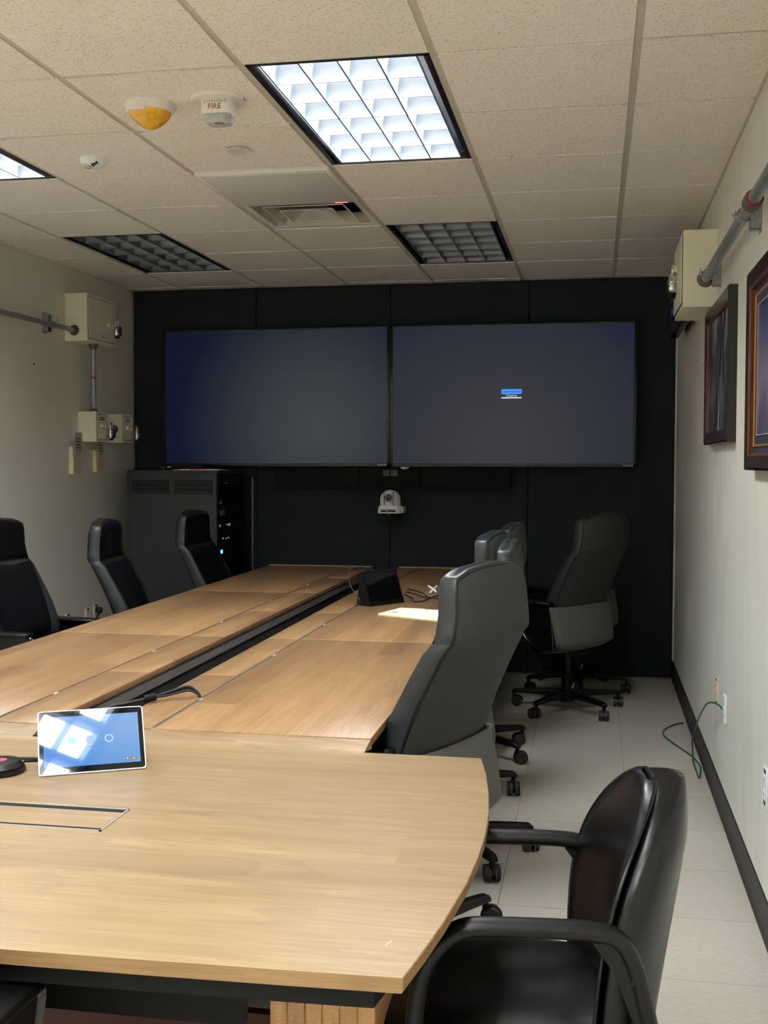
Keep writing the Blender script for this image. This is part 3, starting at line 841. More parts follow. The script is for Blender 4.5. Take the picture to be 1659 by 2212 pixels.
# ================================================================== GUEST ARMCHAIR
t = thing('guest_armchair', 'black leather guest armchair with oval back at the right end of the table', 'chair', (-.264, -.715, 0), math.radians(187))
def gw(z):
    if z > .62: return .238*max(0.0, 1-((z-.62)/.262)**2.2)**(1/2.1)
    return .238-.05*((.62-z)/.26)**1.6
def gx(z): return -.186-.16*(z-.45) - (.05*max(0, .45-z))
def gthick(z): return .085 if z < .8 else .085-.02*(z-.8)/.1
rs = []; rs2 = []
zz = [.36, .40, .44, .49, .54, .59, .62, .67, .72, .76, .79, .815, .835, .852, .865, .874, .8795]
def gring(z, f0, f1, shrink=1.0, n=32):
    pts = []; w_ = gw(z)*shrink; th = gthick(z)
    for k in range(n):
        a = 2*PI*k/n; c, s_ = math.cos(a), math.sin(a)
        u = math.copysign(abs(s_)**.5, s_); d = math.copysign(abs(c)**.55, c)
        r_ = u*w_/.238
        x = gx(z) + .085*r_*r_ - th*(f0+f1)/2 + d*th*(f1-f0)/2
        pts.append((x, u*w_, z))
    return pts
MB().rings([gring(z, 0.06, 1.0, 1.0) for z in zz]+[[(x-.0, y*.5, .8815) for x, y, z in gring(.8795, .2, .8)]]).build('back_shell', 'leather_guest', t, angle=75)
def gfront(a, b):
    z = .385+(.878-.385)*(1-(1-a)**1.6); u = b*2-1; w_ = gw(z)*.985; r_ = abs(u)*w_/.238
    e = (1-abs(u)**8)*(1-abs(2*a-1)**10)
    return (gx(z)+.085*r_*r_+.004-.016*abs(u)**6+.012*e, u*w_, z)
MB().grid(gfront, 30, 23).build('backrest', 'leather_guest', t, angle=75)
sm = []
for sg in (1, -1):
    L = []
    for z in [.42+.457*k/40 for k in range(41)]:
        w_ = gw(z)*.985; r_ = w_/.238; L.append(Vector((gx(z)+.085*r_*r_-.012, sg*w_, z)))
    sm.append(L)
MB().tube(sm[0]+sm[1][::-1], .0035, n=8).build('seam_piping', 'leather_guest', t)
# seat, saddle cushion
def seat_ring(ins, z):
    out = []
    for k in range(36):
        a = 2*PI*k/36; c, s_ = math.cos(a), math.sin(a)
        x = .03 + math.copysign(abs(c)**.45, c)*(.245-ins); y = math.copysign(abs(s_)**.45, s_)*(.225-ins)
        out.append((x, y, z+.012*(c > .5)*0))
    return out
MB().rings([seat_ring(.03, .395), seat_ring(.005, .41), seat_ring(0, .435), seat_ring(.006, .455), seat_ring(.025, .470), seat_ring(.06, .478), seat_ring(.12, .476), seat_ring(.2, .468)]).build('seat', 'leather_guest', t, angle=75)
MB().box(-.17, .20, -.17, .17, .36, .40, bev=.01).build('seat_pan', 'black_plastic', t)
for sg, nm in ((1, 'a'), (-1, 'b')):
    y = sg*.236
    path = smooth_pts([(-.252, y*.9, .36), (-.236, y*.95, .45), (-.214, y, .55), (-.194, y, .620), (-.170, y, .658), (-.125, y, .671), (0, y, .674), (.085, y, .672), (.125, y, .650), (.155, y, .61), (.172, y, .55), (.176, y*.98, .47), (.150, y*.9, .415)], 5)
    arm = MB().tube(path, .02, n=14, sec=(.024, .016, (0, 1, 0))).build('armrest', 'black_plastic', t, angle=70)
    MB().cyl((-.198, y+sg*.008, .592), (-.198, y+sg*.0185, .592), .0085, n=16).build('bolt', 'black_gloss', arm)
    MB().prism([(-.205, .60), (-.165, .655), (-.125, .655), (-.165, .60), (-.190, .53), (-.215, .50)], y-.012, y+.012, axes='xzy').build('bracket', 'black_plastic', arm, smooth=False)
MB().cyl((0, 0, .10), (0, 0, .37), .028).build('gas_column', 'black_plastic', t)
for k in range(5):
    a = 2*PI*k/5+.3; ca, sa = math.cos(a), math.sin(a)
    leg = MB().rings([[(ca*q-sa*d*hw, sa*q+ca*d*hw, z+e*hh) for d, e in ((-1, -1), (1, -1), (.8, 1), (-.8, 1))] for q, z, hw, hh in ((0, .10, .026, .02), (.15, .10, .022, .016), (.28, .085, .016, .012))]).build('base_leg', 'black_plastic', t)
    MB().cyl((ca*.27-sa*.02, sa*.27+ca*.02, .028), (ca*.27+sa*.02, sa*.27-ca*.02, .028), .028, n=20).cyl((ca*.27, sa*.27, .03), (ca*.27, sa*.27, .08), .009, n=10).build('caster', 'rubber', leg)
# ================================================================== TOUCH PANEL, PUCK, PHONE
def screen_ui():
    t = NT('touch_ui'); v = t.coord()
    sp = t.node('ShaderNodeSeparateXYZ'); t.link(v, sp.inputs[0])
    g = t.math('MULTIPLY_ADD', sp.outputs['X'], 4.2, .5)
    g2 = t.math('MULTIPLY_ADD', sp.outputs['Z'], 3.0, 0.0)
    n = t.noise(v, 6, 1)
    f = t.math('ADD', t.math('MULTIPLY', n, .5), t.math('MULTIPLY_ADD', g, .35, g2))
    c = t.ramp(f, [(0.1, srgb(76, 116, 245)), (.45, srgb(92, 165, 240)), (.9, srgb(142, 190, 250))])
    t.link(c, t.b.inputs['Emission Color']); t.b.inputs['Emission Strength'].default_value = .80
    t.b.inputs['Base Color'].default_value = (.01, .01, .015, 1); t.b.inputs['Roughness'].default_value = .03
    return t.m
M['touch_ui'] = screen_ui()
M['ui_green'] = emit('ui_green', srgb(110, 205, 190), .8); M['ui_blue'] = emit('ui_blue', srgb(40, 120, 205), .8)
M['ui_ring'] = emit('ui_ring', srgb(120, 160, 225), .8); M['ui_navy'] = emit('ui_navy', srgb(18, 42, 90), .8)
M['ui_text'] = emit('ui_text', srgb(40, 70, 150), .7)
ang = math.atan2(.113, .211)
t = thing('tablet', 'white framed touch panel with bright blue screen on the near table', 'tablet', (-1.2695, -.3915, .735), ang)
tilt = math.radians(-37)
def tl(name, mb, mat, par=None, **kw):
    o = mb.build(name, mat, par or t, **kw); return o
W, H = .1235, .163
def rrect(w_, z0, z1, r, n=5):
    out = []
    for cx_, cz_, a0 in ((w_-r, z1-r, 0), (-w_+r, z1-r, PI/2), (-w_+r, z0+r, PI), (w_-r, z0+r, 1.5*PI)):
        for k in range(n+1):
            a = a0+PI/2*k/n; out.append((cx_+r*math.cos(a), cz_+r*math.sin(a)))
    return out
body = tl('body', MB().prism(rrect(W, .001, H, .008), -.004, .010, axes='xzy'), 'white_bright', rot=(tilt, 0, 0))
gl = tl('glass', MB().prism(rrect(W-.0025, .0035, H-.0025, .006), -.0052, -.0038, axes='xzy'), 'glass_black', body, angle=20)
MB().prism([(-.111, .018), (.111, .018), (.111, .146), (-.111, .146)], -.0056, -.005, axes='xzy').build('screen', 'touch_ui', body, smooth=False)
for x, mt in ((-.045, 'ui_green'), (-.003, 'ui_blue'), (.040, 'ui_ring')):
    MB().cyl((x, -.0054, .083), (x, -.0059, .083), .0105, n=28).build('icon', mt, body, smooth=False)
MB().cyl((.040, -.0056, .083), (.040, -.0061, .083), .007, n=28).build('icon', 'touch_ui', body, smooth=False)
MB().prism(rrect(.0145, .0225, .0325, .005), -.006, -.0054, axes='xzy').build('volume_pill', 'ui_navy', body, smooth=False).location.x = .088
text('icon_text', '+    +', .009, 'text_white', body, (.088, -.0062, .0275), (PI/2, 0, 0), .0001)
text('icon_text', 'No network connection', .0058, 'ui_text', body, (-.078, -.0059, .1385), (PI/2, 0, 0), .0001)
text('icon_text', '15:16', .006, 'ui_text', body, (.098, -.0059, .141), (PI/2, 0, 0), .0001)
text('icon_text', 'Screen', .005, 'ui_text', body, (-.003, -.0059, .066), (PI/2, 0, 0), .0001)
text('icon_text', 'Camera', .005, 'ui_text', body, (.040, -.0059, .068), (PI/2, 0, 0), .0001)
tl('stand', MB().add([(-.07, .030, .0005), (.07, .030, .0005), (.07, .115, .0005), (-.07, .115, .0005), (-.055, .088, .085), (.055, .088, .085)],
                     [(0, 1, 2, 3), (0, 1, 5, 4), (2, 3, 4, 5), (0, 3, 4), (1, 2, 5)]), 'white_plastic', smooth=False)
# microphone puck
t = thing('table_microphone', 'black round table microphone puck with glowing pink button, left edge', 'microphone', (-1.492, -.425, .735))
MB().lathe([(.058, 0), (.061, .004), (.060, .012), (.053, .013)], n=40).build('base', 'black_plastic', t, angle=25)
MB().lathe([(.056, .012), (.057, .016), (.047, .027), (.040, .028)], n=40).build('body', 'black_plastic', t, angle=20)
MB().lathe([(.012, .0282), (.013, .0290), (.0075, .0290), (.007, .0282)], (.004, .004, 0), n=28).build('button_glyph', 'pink_glyph', t)
MB().cyl((.004, .004, .028), (.004, .004, .0292), .004, n=12).build('button_dot', 'pink_glyph', t)
def cable(name, pts, r, mat, label, cat='cable', k=8):
    return tag(MB().tube(smooth_pts(pts, k), r, n=8).build(name, mat), label, cat)
cable('microphone_cable', [(-1.445, -.395, .755), (-1.425, -.375, .752), (-1.395, -.325, .742), (-1.36, -.285, .740), (-1.33, -.27, .741)], .0032, 'black_plastic', 'black lead from the microphone puck to the blue touch panel')
cable('table_cable', [(-1.75, -.36, .740), (-1.62, -.335, .739), (-1.5, -.315, .739), (-1.40, -.300, .739), (-1.32, -.290, .739)], .0032, 'black_plastic', 'black cable lying behind the touch panel from the left edge')
# tied cable bundle by the gap
t = thing('cable_bundle', 'black cable bundle with a velcro tie arching over the table gap', 'cable', (0, 0, 0))
for k, (h, d) in enumerate(((.030, 0), (.024, .004), (.018, -.004))):
    pts = [(-1.262, .335, .757), (-1.275, .335+d, .772+h*.3), (-1.30, .32+d, .770+h), (-1.345, .28+d, .768+h*.7), (-1.385, .235+d*.5, .779), (-1.43, .20+d, .772), (-1.50, .16+d, .755), (-1.53, .12, .70), (-1.50, .08, .60), (-1.475, .0, .33)]
    MB().tube(smooth_pts(pts, 7), .0036, n=8).build('cable', 'rubber', t)
MB().cyl((-1.372, .248, .781), (-1.398, .226, .777), .0115, n=14).build('velcro_tie', 'black', t)
# phone-like touch panel, screen dark
t = thing('touch_console', 'black tabletop touch console with dark glossy screen on right table row', 'tablet', (-1.118, 2.60, .765), math.radians(55))
MB().add([(-.118, -.006, .0), (.118, -.006, .0), (.118, .085, 0), (-.118, .085, 0), (-.118, .050, .162), (.118, .050, .162), (.118, .062, .164), (-.118, .062, .164), (-.118, -.010, .006), (.118, -.010, .006)],
         [(0, 1, 2, 3), (8, 9, 5, 4), (4, 5, 6, 7), (2, 3, 7, 6), (0, 1, 9, 8), (1, 2, 6, 5, 9), (0, 3, 7, 4, 8)]).build('body', 'black_plastic', t, smooth=False)
sl = Vector((0, .06, .156)).normalized()
def onf(x, d, o=.0012): return (x, -.010+sl.y*d-o*sl.z, .006+sl.z*d+o*sl.y)
MB().add([onf(-.108, .02), onf(.108, .02), onf(.108, .158), onf(-.108, .158), onf(-.108, .02, -.001), onf(.108, .02, -.001), onf(.108, .158, -.001), onf(-.108, .158, -.001)],
         [(0, 1, 2, 3), (4, 5, 6, 7), (0, 1, 5, 4), (1, 2, 6, 5), (2, 3, 7, 6), (3, 0, 4, 7)]).build('screen', 'glass_black', t, smooth=False)
cable('console_cable', [(-1.25, 2.50, .768), (-1.235, 2.53, .79), (-1.29, 2.56, .86), (-1.30, 2.60, .93), (-1.25, 2.70, .935), (-1.19, 2.74, .91), (-1.17, 2.72, .88)], .003, 'rubber', 'thin black cable looping up behind the dark touch console')
t = thing('cable_bundle', 'black leads with white twist tie running right of the dark touch console', 'cable', (0, 0, 0))
for k, pts in enumerate(([(-1.06, 2.86, .80), (-1.02, 2.95, .775), (-.98, 2.92, .769), (-.93, 2.88, .769), (-.85, 2.84, .769), (-.78, 2.8, .769)],
                         [(-1.07, 2.84, .79), (-1.03, 2.84, .772), (-1.0, 2.72, .769), (-.96, 2.74, .769), (-.93, 2.92, .770), (-.88, 3.02, .772), (-.80, 3.0, .770)],
                         [(-1.06, 2.9, .81), (-1.0, 3.0, .78), (-.95, 2.9, .770), (-.88, 2.86, .770), (-.78, 2.84, .770)])):
    MB().tube(smooth_pts(pts, 7), .0036, n=8).build('cable', 'rubber', t)
MB().tube(smooth_pts([(-.985, 3.14, .80), (-.955, 3.1, .79), (-.935, 3.08, .777)], 5), .006, n=8).tube(smooth_pts([(-.945, 3.16, .80), (-.955, 3.1, .788), (-.965, 3.06, .777)], 5), .005, n=8).build('twist_tie', 'white_bright', t)
# folder with sheet
t = thing('paper_folder', 'white paper folder with scribbled corner lying on the right table row', 'folder', (0, 0, .765))
fd = [(-1.086, 2.22), (-1.02, 2.44), (-.90, 2.425), (-.893, 2.405), (-.70, 2.37), (-.765, 2.05)]
MB().prism(fd, 0, .0035).build('back_cover', 'folder', t, smooth=False).location = (.001, -.012, 0)
MB().prism(fd, .0036, .0075).build('sheet', 'paper', t, smooth=False)
text('handwriting', 'A', .04, 'dark_text', t, (-1.018, 2.275, .0078), (0, 0, .3), .0001)
text('handwriting', 'v r', .028, 'dark_text', t, (-1.052, 2.272, .0078), (0, 0, .3), .0001)
# ================================================================== BACK WALL: SCREENS, SPEAKER, CAMERA
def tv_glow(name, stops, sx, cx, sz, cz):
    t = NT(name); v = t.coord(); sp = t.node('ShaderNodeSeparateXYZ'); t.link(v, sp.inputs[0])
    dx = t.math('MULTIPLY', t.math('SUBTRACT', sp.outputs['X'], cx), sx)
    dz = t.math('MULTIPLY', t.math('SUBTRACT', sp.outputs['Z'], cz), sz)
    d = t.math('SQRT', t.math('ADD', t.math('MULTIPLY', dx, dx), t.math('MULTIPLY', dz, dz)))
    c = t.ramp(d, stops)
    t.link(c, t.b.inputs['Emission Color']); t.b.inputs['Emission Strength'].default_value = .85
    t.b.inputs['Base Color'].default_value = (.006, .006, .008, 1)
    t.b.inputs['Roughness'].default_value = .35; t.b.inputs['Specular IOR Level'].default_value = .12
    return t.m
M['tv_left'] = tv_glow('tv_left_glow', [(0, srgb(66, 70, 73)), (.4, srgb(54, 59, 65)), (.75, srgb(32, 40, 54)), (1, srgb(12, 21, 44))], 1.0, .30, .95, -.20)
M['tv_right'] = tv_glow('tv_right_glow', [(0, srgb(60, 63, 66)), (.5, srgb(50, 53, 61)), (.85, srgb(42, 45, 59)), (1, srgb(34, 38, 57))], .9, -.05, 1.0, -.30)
M['bezel'] = plain('bezel', srgb(14, 14, 15), .35, var=.1)
def tv(x0, x1, z0, z1, mat, label):
    cx_, cz_ = (x0+x1)/2, (z0+z1)/2; hx, hz = (x1-x0)/2, (z1-z0)/2
    t = thing('wall_display', label, 'television', (cx_, 4.90, cz_), 0, 'large wall displays')
    MB().box(-hx, hx, .0, .075, -hz, hz, bev=.006).build('case', 'bezel', t)
    b = .018
    fr = MB().box(-hx, hx, -.008, .004, -hz, -hz+.024, bev=.001).box(-hx, hx, -.008, .004, hz-b, hz, bev=.001).box(-hx, -hx+b, -.008, .004, -hz, hz, bev=.001).box(hx-b, hx, -.008, .004, -hz, hz, bev=.001)
    fr.build('bezel', 'bezel', t)
    MB().box(-hx+b-.001, hx-b+.001, -.003, .001, -hz+.023, hz-b+.001).build('screen', mat, t, smooth=False)
    text('brand_lettering', 'CHRISTIE', .0165, 'text_print', t, (hx-.052, -.0086, -hz+.011), (PI/2, 0, 0))
    MB().box(-.15, .15, .075, .098, -.2, .2).build('wall_mount', 'black', t, smooth=False)
    return t
sfac = (4.9+2.86)/(5.0+2.86)   # screens stand 10 cm proud of the wall
def pw(x, z, y=4.9):
    k = (y+2.86036)/(5.0+2.86036); return (-.11326+(x+.11326)*k, 1.47+(z-1.47)*k)
a = pw(-3.212, 2.42); b = pw(-1.537, 1.432)
tv(a[0], b[0], b[1], a[1], 'tv_left', 'large dark wall display on the left, black back wall')
a2 = pw(-1.532, 2.42); b2 = pw(.160, 1.432)
t = tv(a2[0], b2[0], b2[1], a2[1], 'tv_right', 'large dark wall display on the right with small blue bar')
cx_, cz_ = t.location.x, t.location.z
ia = pw(-.753, 1.968); ib = pw(-.612, 1.935)
def ui(x0, x1, z0, z1, mat, d=.0045, r=.004):
    MB().prism([(p[0]+(x0+x1)/2-cx_, p[1]-cz_) for p in rrect((x1-x0)/2, z0, z1, r)], -d, -.002, axes='xzy').build('screen_graphic', mat, t, smooth=False)
ui(ia[0], ib[0], ib[1], ia[1], 'hud_light', .0045, .008); ui(ia[0]+.005, ib[0]-.005, ib[1]+.008, ia[1]-.010, 'hud_blue', .0048, .006)
lz = pw(0, 1.909)[1]; ui(ia[0], ib[0], lz-.0035, lz+.0035, 'text_white', .0045, .003)
text('screen_graphic', 'Crestron', .020, 'text_white', t, ((ia[0]+ib[0])/2-cx_, -.0045, pw(0, 1.924)[1]-cz_), (PI/2, 0, 0))
# sound bar
t = thing('sound_bar', 'long black cloth covered speaker bar under the wall displays', 'speaker', (0, 4.90, 0))
for x0, x1 in ((-2.375, -1.757), (-1.755, -1.315), (-1.313, -.690)):
    p = pw(x0, 1.283); q = pw(x1, 1.424)
    MB().box(p[0]+.001, q[0]-.001, 0, .098, p[1], q[1], bev=.006).build('speaker_section', 'speaker_cloth', t)
for x0, x1 in ((-1.583, -1.537), (-1.527, -1.479)):
    p = pw(x0, 1.365); q = pw(x1, 1.409)
    MB().box(p[0], q[0], -.004, .002, p[1], q[1], bev=.001).build('badge_plate', plain('badge', srgb(72, 74, 76), .5), t)
p = pw(-1.43, 1.43)
tag(MB().lathe([(.0, -.016), (.018, -.014), (.032, -.004), (.034, .004), (.02, .006)], (p[0], 4.915, p[1]-.003), n=28, axis='z').build('sensor_dome', 'ivory'),
    'small beige sensor dome under the right wall display beside the join', 'sensor')
# ptz camera on a wall shelf
t = thing('conference_camera', 'white domed pan and tilt conference camera on the black wall', 'camera', (-1.505, 4.86, 1.112), 0)
MB().rings([rr(.080, .066, .0, .03), rr(.082, .068, .006, .03), rr(.077, .064, .045, .03), rr(.072, .062, .052, .03)]).build('base', 'white_bright', t, angle=40)
def dome(n=14):
    out = []
    for k in range(n):
        q = k/(n-1); z = .054+.108*q
        s_ = .071 if q < .35 else .071*math.sqrt(max(0, 1-((q-.35)/.65)**2))
        out.append((max(s_, .001), z))
    return out
MB().lathe(dome(), n=40).build('head', 'white_bright', t, angle=60)
MB().box(-.030, .030, -.0745, -.03, .058, .148, bev=.012).build('lens_block', 'white_bright', t, angle=60)
MB().lathe([(.028, -.080), (.029, -.074), (.026, -.060)], (0, 0, .108), n=32, axis='y').build('lens_ring', 'black_gloss', t)
MB().lathe([(.004, -.082), (.014, -.0805), (.018, -.078), (.018, -.070)], (0, 0, .108), n=32, axis='y').build('lens', 'glass_black', t)
for x in (-.032, .032): MB().box(x-.001, x+.001, -.0752, -.06, .055, .150).build('gap_line', 'dark_text', t, smooth=False)
MB().box(-.055, .048, -.0705, -.060, .009, .027, bev=.001).build('sensor_window', 'black_gloss', t)
for x, z in ((-.018, .021), (-.008, .015)): MB().cyl((x, -.0715, z), (x, -.069, z), .003, n=10).build('status_light', 'white_led', t)
text('brand_lettering', 'SONY', .009, 'dark_text', t, (-.008, -.0677, .040), (PI/2, 0, 0))
MB().box(.060, .094, -.02, .09, .0, .045, bev=.004).build('connector_box', 'white_plastic', t)
MB().box(-.06, .06, -.03, .139, -.010, -.0005, bev=.002).build('wall_bracket', 'black', t)
MB().box(-.05, .05, .127, .139, -.06, .06).build('wall_bracket', 'black', t, smooth=False)
MB().cyl((0, -.062, -.013), (0, -.062, -.006), .005, n=12).build('bracket_screw', 'chrome', t)
cable('camera_cable', [(-1.56, 4.87, 1.115), (-1.60, 4.88, 1.102), (-1.63, 4.94, 1.10), (-1.60, 4.985, 1.11)], .004, 'rubber', 'short black cable at the left foot of the wall camera')
# ================================================================== RACK
t = thing('equipment_rack', 'tall dark grey equipment rack with two louvered vents, far left corner', 'rack', (-2.92, 4.70, 0))
RX0, RX1, RY0, RY1, RZ = -.325, .325, -.30, .285, 1.408
MB().box(RX0, RX1-.012, RY0, RY0+.015, .07, RZ-.02, bev=.002).build('side_panel', 'rack_paint', t)
MB().box(RX0, RX1-.012, RY1-.015, RY1, .07, RZ-.02, bev=.002).build('side_panel', 'rack_paint', t)
MB().box(RX0, RX1, RY0, RY1, RZ-.022, RZ, bev=.003).build('top_panel', 'rack_paint', t)
MB().box(RX0, RX1, RY0, RY1, .05, .075).build('bottom_panel', 'rack_paint', t, smooth=False)
MB().box(RX0, RX0+.01, RY0+.01, RY1-.01, .07, RZ-.02).build('rear_door', 'rack_paint', t, smooth=False)
for x0, x1 in ((-.29, -.025), (.015, .283)):
    vb = MB().box(x0, x1, RY0-.0012, RY0+.001, 1.248, 1.342).build('vent', 'black', t, smooth=False)
    for rz_ in (1.249, 1.281, 1.313):
        n_ = 22
        for k in range(n_):
            xx = x0+.004+(x1-x0-.008)*k/n_
            if k == 0:
                s0 = MB().box(0, .006, 0, .003, 0, .027, bev=0).build('vent_slat', 'rack_paint', vb, smooth=False); sm0 = s0.data
                s0.location = (xx, RY0-.003, rz_)
            else: inst(sm0, 'vent_slat', vb, (xx, RY0-.003, rz_))
for y0 in (RY0+.012, RY1-.04):
    MB().box(RX1-.03, RX1-.008, y0, y0+.028, .075, RZ-.022).build('rack_rail', 'black', t, smooth=False)
zz_ = .10; k = 0
for hgt in (.17, .13, .085, .085, .085, .085, .13, .085, .13, .085, .13):
    MB().box(RX0+.15, RX1-.014, RY0+.035, RY1-.045, zz_+.003, zz_+hgt-.003, bev=.002).build('rack_unit', 'black_plastic', t); zz_ += hgt
def led(y, z, wy, wz, mat, nm='indicator_light'):
    MB().box(RX1-.016, RX1-.010, y-4.70-wy/2, y-4.70+wy/2, z-wz/2, z+wz/2, bev=.0005).build(nm, mat, t)
M['label_grey'] = plain('label_grey', srgb(120, 122, 124), .5)
led(4.461, 1.032, .024, .016, 'green_led'); led(4.668, 1.030, .024, .018, 'green_led'); led(4.50, .854, .030, .024, 'blue_led')
led(4.47, 1.190, .07, .022, 'label_grey', 'name_plate'); led(4.51, 1.119, .12, .035, 'label_grey', 'name_plate')
led(4.60, 1.32, .05, .008, 'label_grey', 'name_plate')
for y, z in ((4.43, .925), (4.53, .943), (4.60, .938), (4.65, .941), (4.62, 1.032), (4.41, .84), (4.44, .76)): led(y, z, .01, .006, 'white_led')
# open front door seen edge on
dr = MB().box(RX1-.002, RX1+.055, RY1-.022, RY1-.004, .25, 1.36, bev=.003).build('door', 'black', t)
MB().box(RX1+.055, RX1+.068, RY1-.024, RY1-.002, .25, 1.358, bev=.004).build('door_edge', 'alu', dr)
for x in (-.25, .25):
    for y in (-.23, .23):
        MB().cyl((x, y-.012, .028), (x, y+.012, .028), .027, n=20).box(x-.02, x+.02, y-.02, y+.02, .045, .055).build('caster', 'black_plastic', t)
for dx in (.03, .085): pass
# small gear left on the rack
t = thing('cable_box', 'small black adapter box lying on top of the rack', 'adapter', (-3.08, 4.50, 1.408))
MB().box(-.045, .045, -.03, .03, 0, .028, bev=.004).build('body', 'black_plastic', t); MB().cyl((.045, 0, .015), (.07, 0, .015), .008, n=12).build('plug', 'grey_rubber', t)
t = thing('instruction_papers', 'thin papers with red and yellow edges lying on the rack', 'papers', (-2.80, 4.55, 1.408), .05)
MB().box(-.14, .19, -.10, .10, 0, .004).build('sheet', 'manila', t, smooth=False); MB().box(-.02, .08, -.09, .06, .004, .010, bev=.001).build('red_card', 'red_ring', t); MB().box(-.10, .16, -.06, .09, .0045, .0075).build('sheet', 'paper', t, smooth=False)
t = thing('network_switch', 'low black electronics box with tiny lights on top of rack', 'electronics', (-2.93, 4.75, 1.408))
MB().box(-.14, .14, -.09, .09, .004, .040, bev=.003).build('case', 'black_plastic', t)
for x in (-.12, .12): MB().cyl((x, -.07, 0), (x, -.07, .005), .008, n=10).build('foot', 'rubber', t)
for x in (-.12, -.105): MB().box(x-.003, x+.003, -.0915, -.089, .018, .023).build('status_light', 'white_led', t, smooth=False)
t = thing('gooseneck_pair', 'two small chrome topped connectors beyond the left table row', 'connector', (-2.46, 4.80, 0))
for x in (0, .055):
    MB().cyl((x, 0, 0), (x, 0, .66), .008, n=12).build('stem', 'black_plastic', t); MB().lathe([(.009, .66), (.016, .672), (.016, .69), (.008, .70)], (x, 0, 0), n=16).build('cap', 'chrome', t)
# ================================================================== ELECTRIC BOXES AND CONDUITS
def strut(name, x, y, z0, z1, side, parent):
    """channel strut on a wall; side -1: on the right wall, +1: on the left wall"""
    wx = XR if side < 0 else XL
    a_, b_ = wx, wx+side*.035
    xa, xb = min(a_, b_), max(a_, b_)
    mb = MB().box(wx-.0015 if side < 0 else wx, wx if side < 0 else wx+.0015, y-.03, y+.03, z0-.01, z1+.01)
    for yy in (y-.021, y+.018): mb.box(xa, xb, yy, yy+.003, z0, z1)
    mb.box(xa, xb, y-.021, y+.021, z0, z0+.002)
    return mb.build(name, 'galv', parent, smooth=False)
def lock_box(name, label, cat, side, y0, y1, z0, z1, depth, grp, latch, lettering=None, vents=False, knock=None):
    wx = XR if side < 0 else XL
    t = thing(name, label, cat, (wx, (y0+y1)/2, (z0+z1)/2), 0, grp)
    hy, hz = (y1-y0)/2, (z1-z0)/2; s = side
    def bx(mb, a, b, *r, **k): return mb.box(min(s*a, s*b), max(s*a, s*b), *r, **k)
    bx(MB(), 0, depth, -hy, hy, -hz, hz, bev=.002).build('body', 'cream_box', t)
    m_ = .02*min(1, hy/.1)
    mb = MB(); bx(mb, depth-.001, depth+.001, -hy+m_-.003, hy-m_+.003, -hz+m_-.003, hz-m_+.003); mb.build('door_gap', 'dark_text', t, smooth=False)
    mb = MB(); bx(mb, depth, depth+.004, -hy+m_, hy-m_, -hz+m_, hz-m_, bev=.001); d = mb.build('door', 'cream_box', t)
    ly, lz_ = latch
    mb = MB(); bx(mb, depth+.004, depth+.022, ly-.022, ly+.022, lz_-.012, lz_+.012, bev=.003); mb.build('latch', 'ivory', d)
    mb = MB(); bx(mb, depth+.004, depth+.024, ly+.030, ly+.055, lz_-.018, lz_+.008, bev=.002); mb.build('hasp', 'ivory', d)
    if vents:
        for k in range(2):
            mb = MB(); bx(mb, depth+.003, depth+.0048, -hy*.45, hy*.35, hz-.040-k*.014, hz-.034-k*.014); mb.build('vent_slot', 'dark_text', d, smooth=False)
    if lettering:
        text('lettering', lettering, .022, 'dark_text', d, (s*(depth+.0045), 0, -hz+.045), (PI/2, 0, PI/2 if s > 0 else -PI/2))
    if knock: 
        MB().cyl((s*depth*.5, -hy+.001, knock), (s*depth*.5, -hy-.003, knock), .028, n=24).build('knockout_ring', 'coupling', t)
    return t
def padlock(label, x, y, z, side, s=1.0):
    t = thing('padlock', label, 'lock', (x, y, z), 0, 'chrome padlocks on the wall boxes')
    sh = [(0, -.012*s, -.008*s), (0, -.012*s, .016*s), (0, -.006*s, .024*s), (0, .006*s, .024*s), (0, .012*s, .016*s), (0, .012*s, -.008*s)]
    MB().tube(smooth_pts(sh, 4), .0035*s, n=8).build('shackle', 'chrome', t)
    MB().box(-.014*s, .014*s, -.022*s, .022*s, -.062*s, -.006*s, bev=.008*s).build('body', 'chrome', t, angle=60)
    for k in (-.024, -.034, -.044): MB().box(-.015*s, .015*s, -.0225*s, .0225*s, k*s-.001, k*s+.001).build('groove', 'steel', t, smooth=False)
    MB().cyl((0, .0, -.062*s), (0, 0, -.070*s), .012*s, n=16).build('bumper', 'black_plastic', t)
    MB().box(-.013*s, .013*s, .0225*s, .034*s, -.056*s, -.014*s, bev=.005*s).build('dial_cover', 'mat_navy', t)
    return t
lock_box('electrical_box', 'large cream wall box upper left with conduit entering its side', 'box', 1, 3.93, 4.375, 2.238, 2.541, .152, 'cream boxes on the left wall', (.095, -.02), 'VC')
padlock('chrome padlock on the large upper left wall box', XL+.190, 4.305, 2.385, 1, 1.35)
lock_box('electrical_box', 'small cream wall box below the large one, joined by vertical conduit', 'box', 1, 4.103, 4.272, 1.596, 1.795, .127, 'cream boxes on the left wall', (-.01, .005), None, True)
padlock('chrome padlock on the middle small box of the left wall', XL+.160, 4.262, 1.695, 1, 1.25)
lock_box('electrical_box', 'small cream wall box closest to the black back wall', 'box', 1, 4.549, 4.742, 1.597, 1.797, .112, 'cream boxes on the left wall', (-.01, .005), None, True, -.005)
padlock('chrome padlock on the small box next to the black wall', XL+.146, 4.735, 1.69, 1, 1.2)
t = thing('electrical_box', 'cream wall box high on the right wall with conduit entering it', 'box', (XR, 2.75, 2.345), 0)
MB().box(-.152, 0, -.257, .257, -.172, .177, bev=.002).build('body', 'cream_box', t)
MB().box(-.155, -.15, -.24, .24, -.155, .16).build('door_gap', 'dark_text', t, smooth=False)
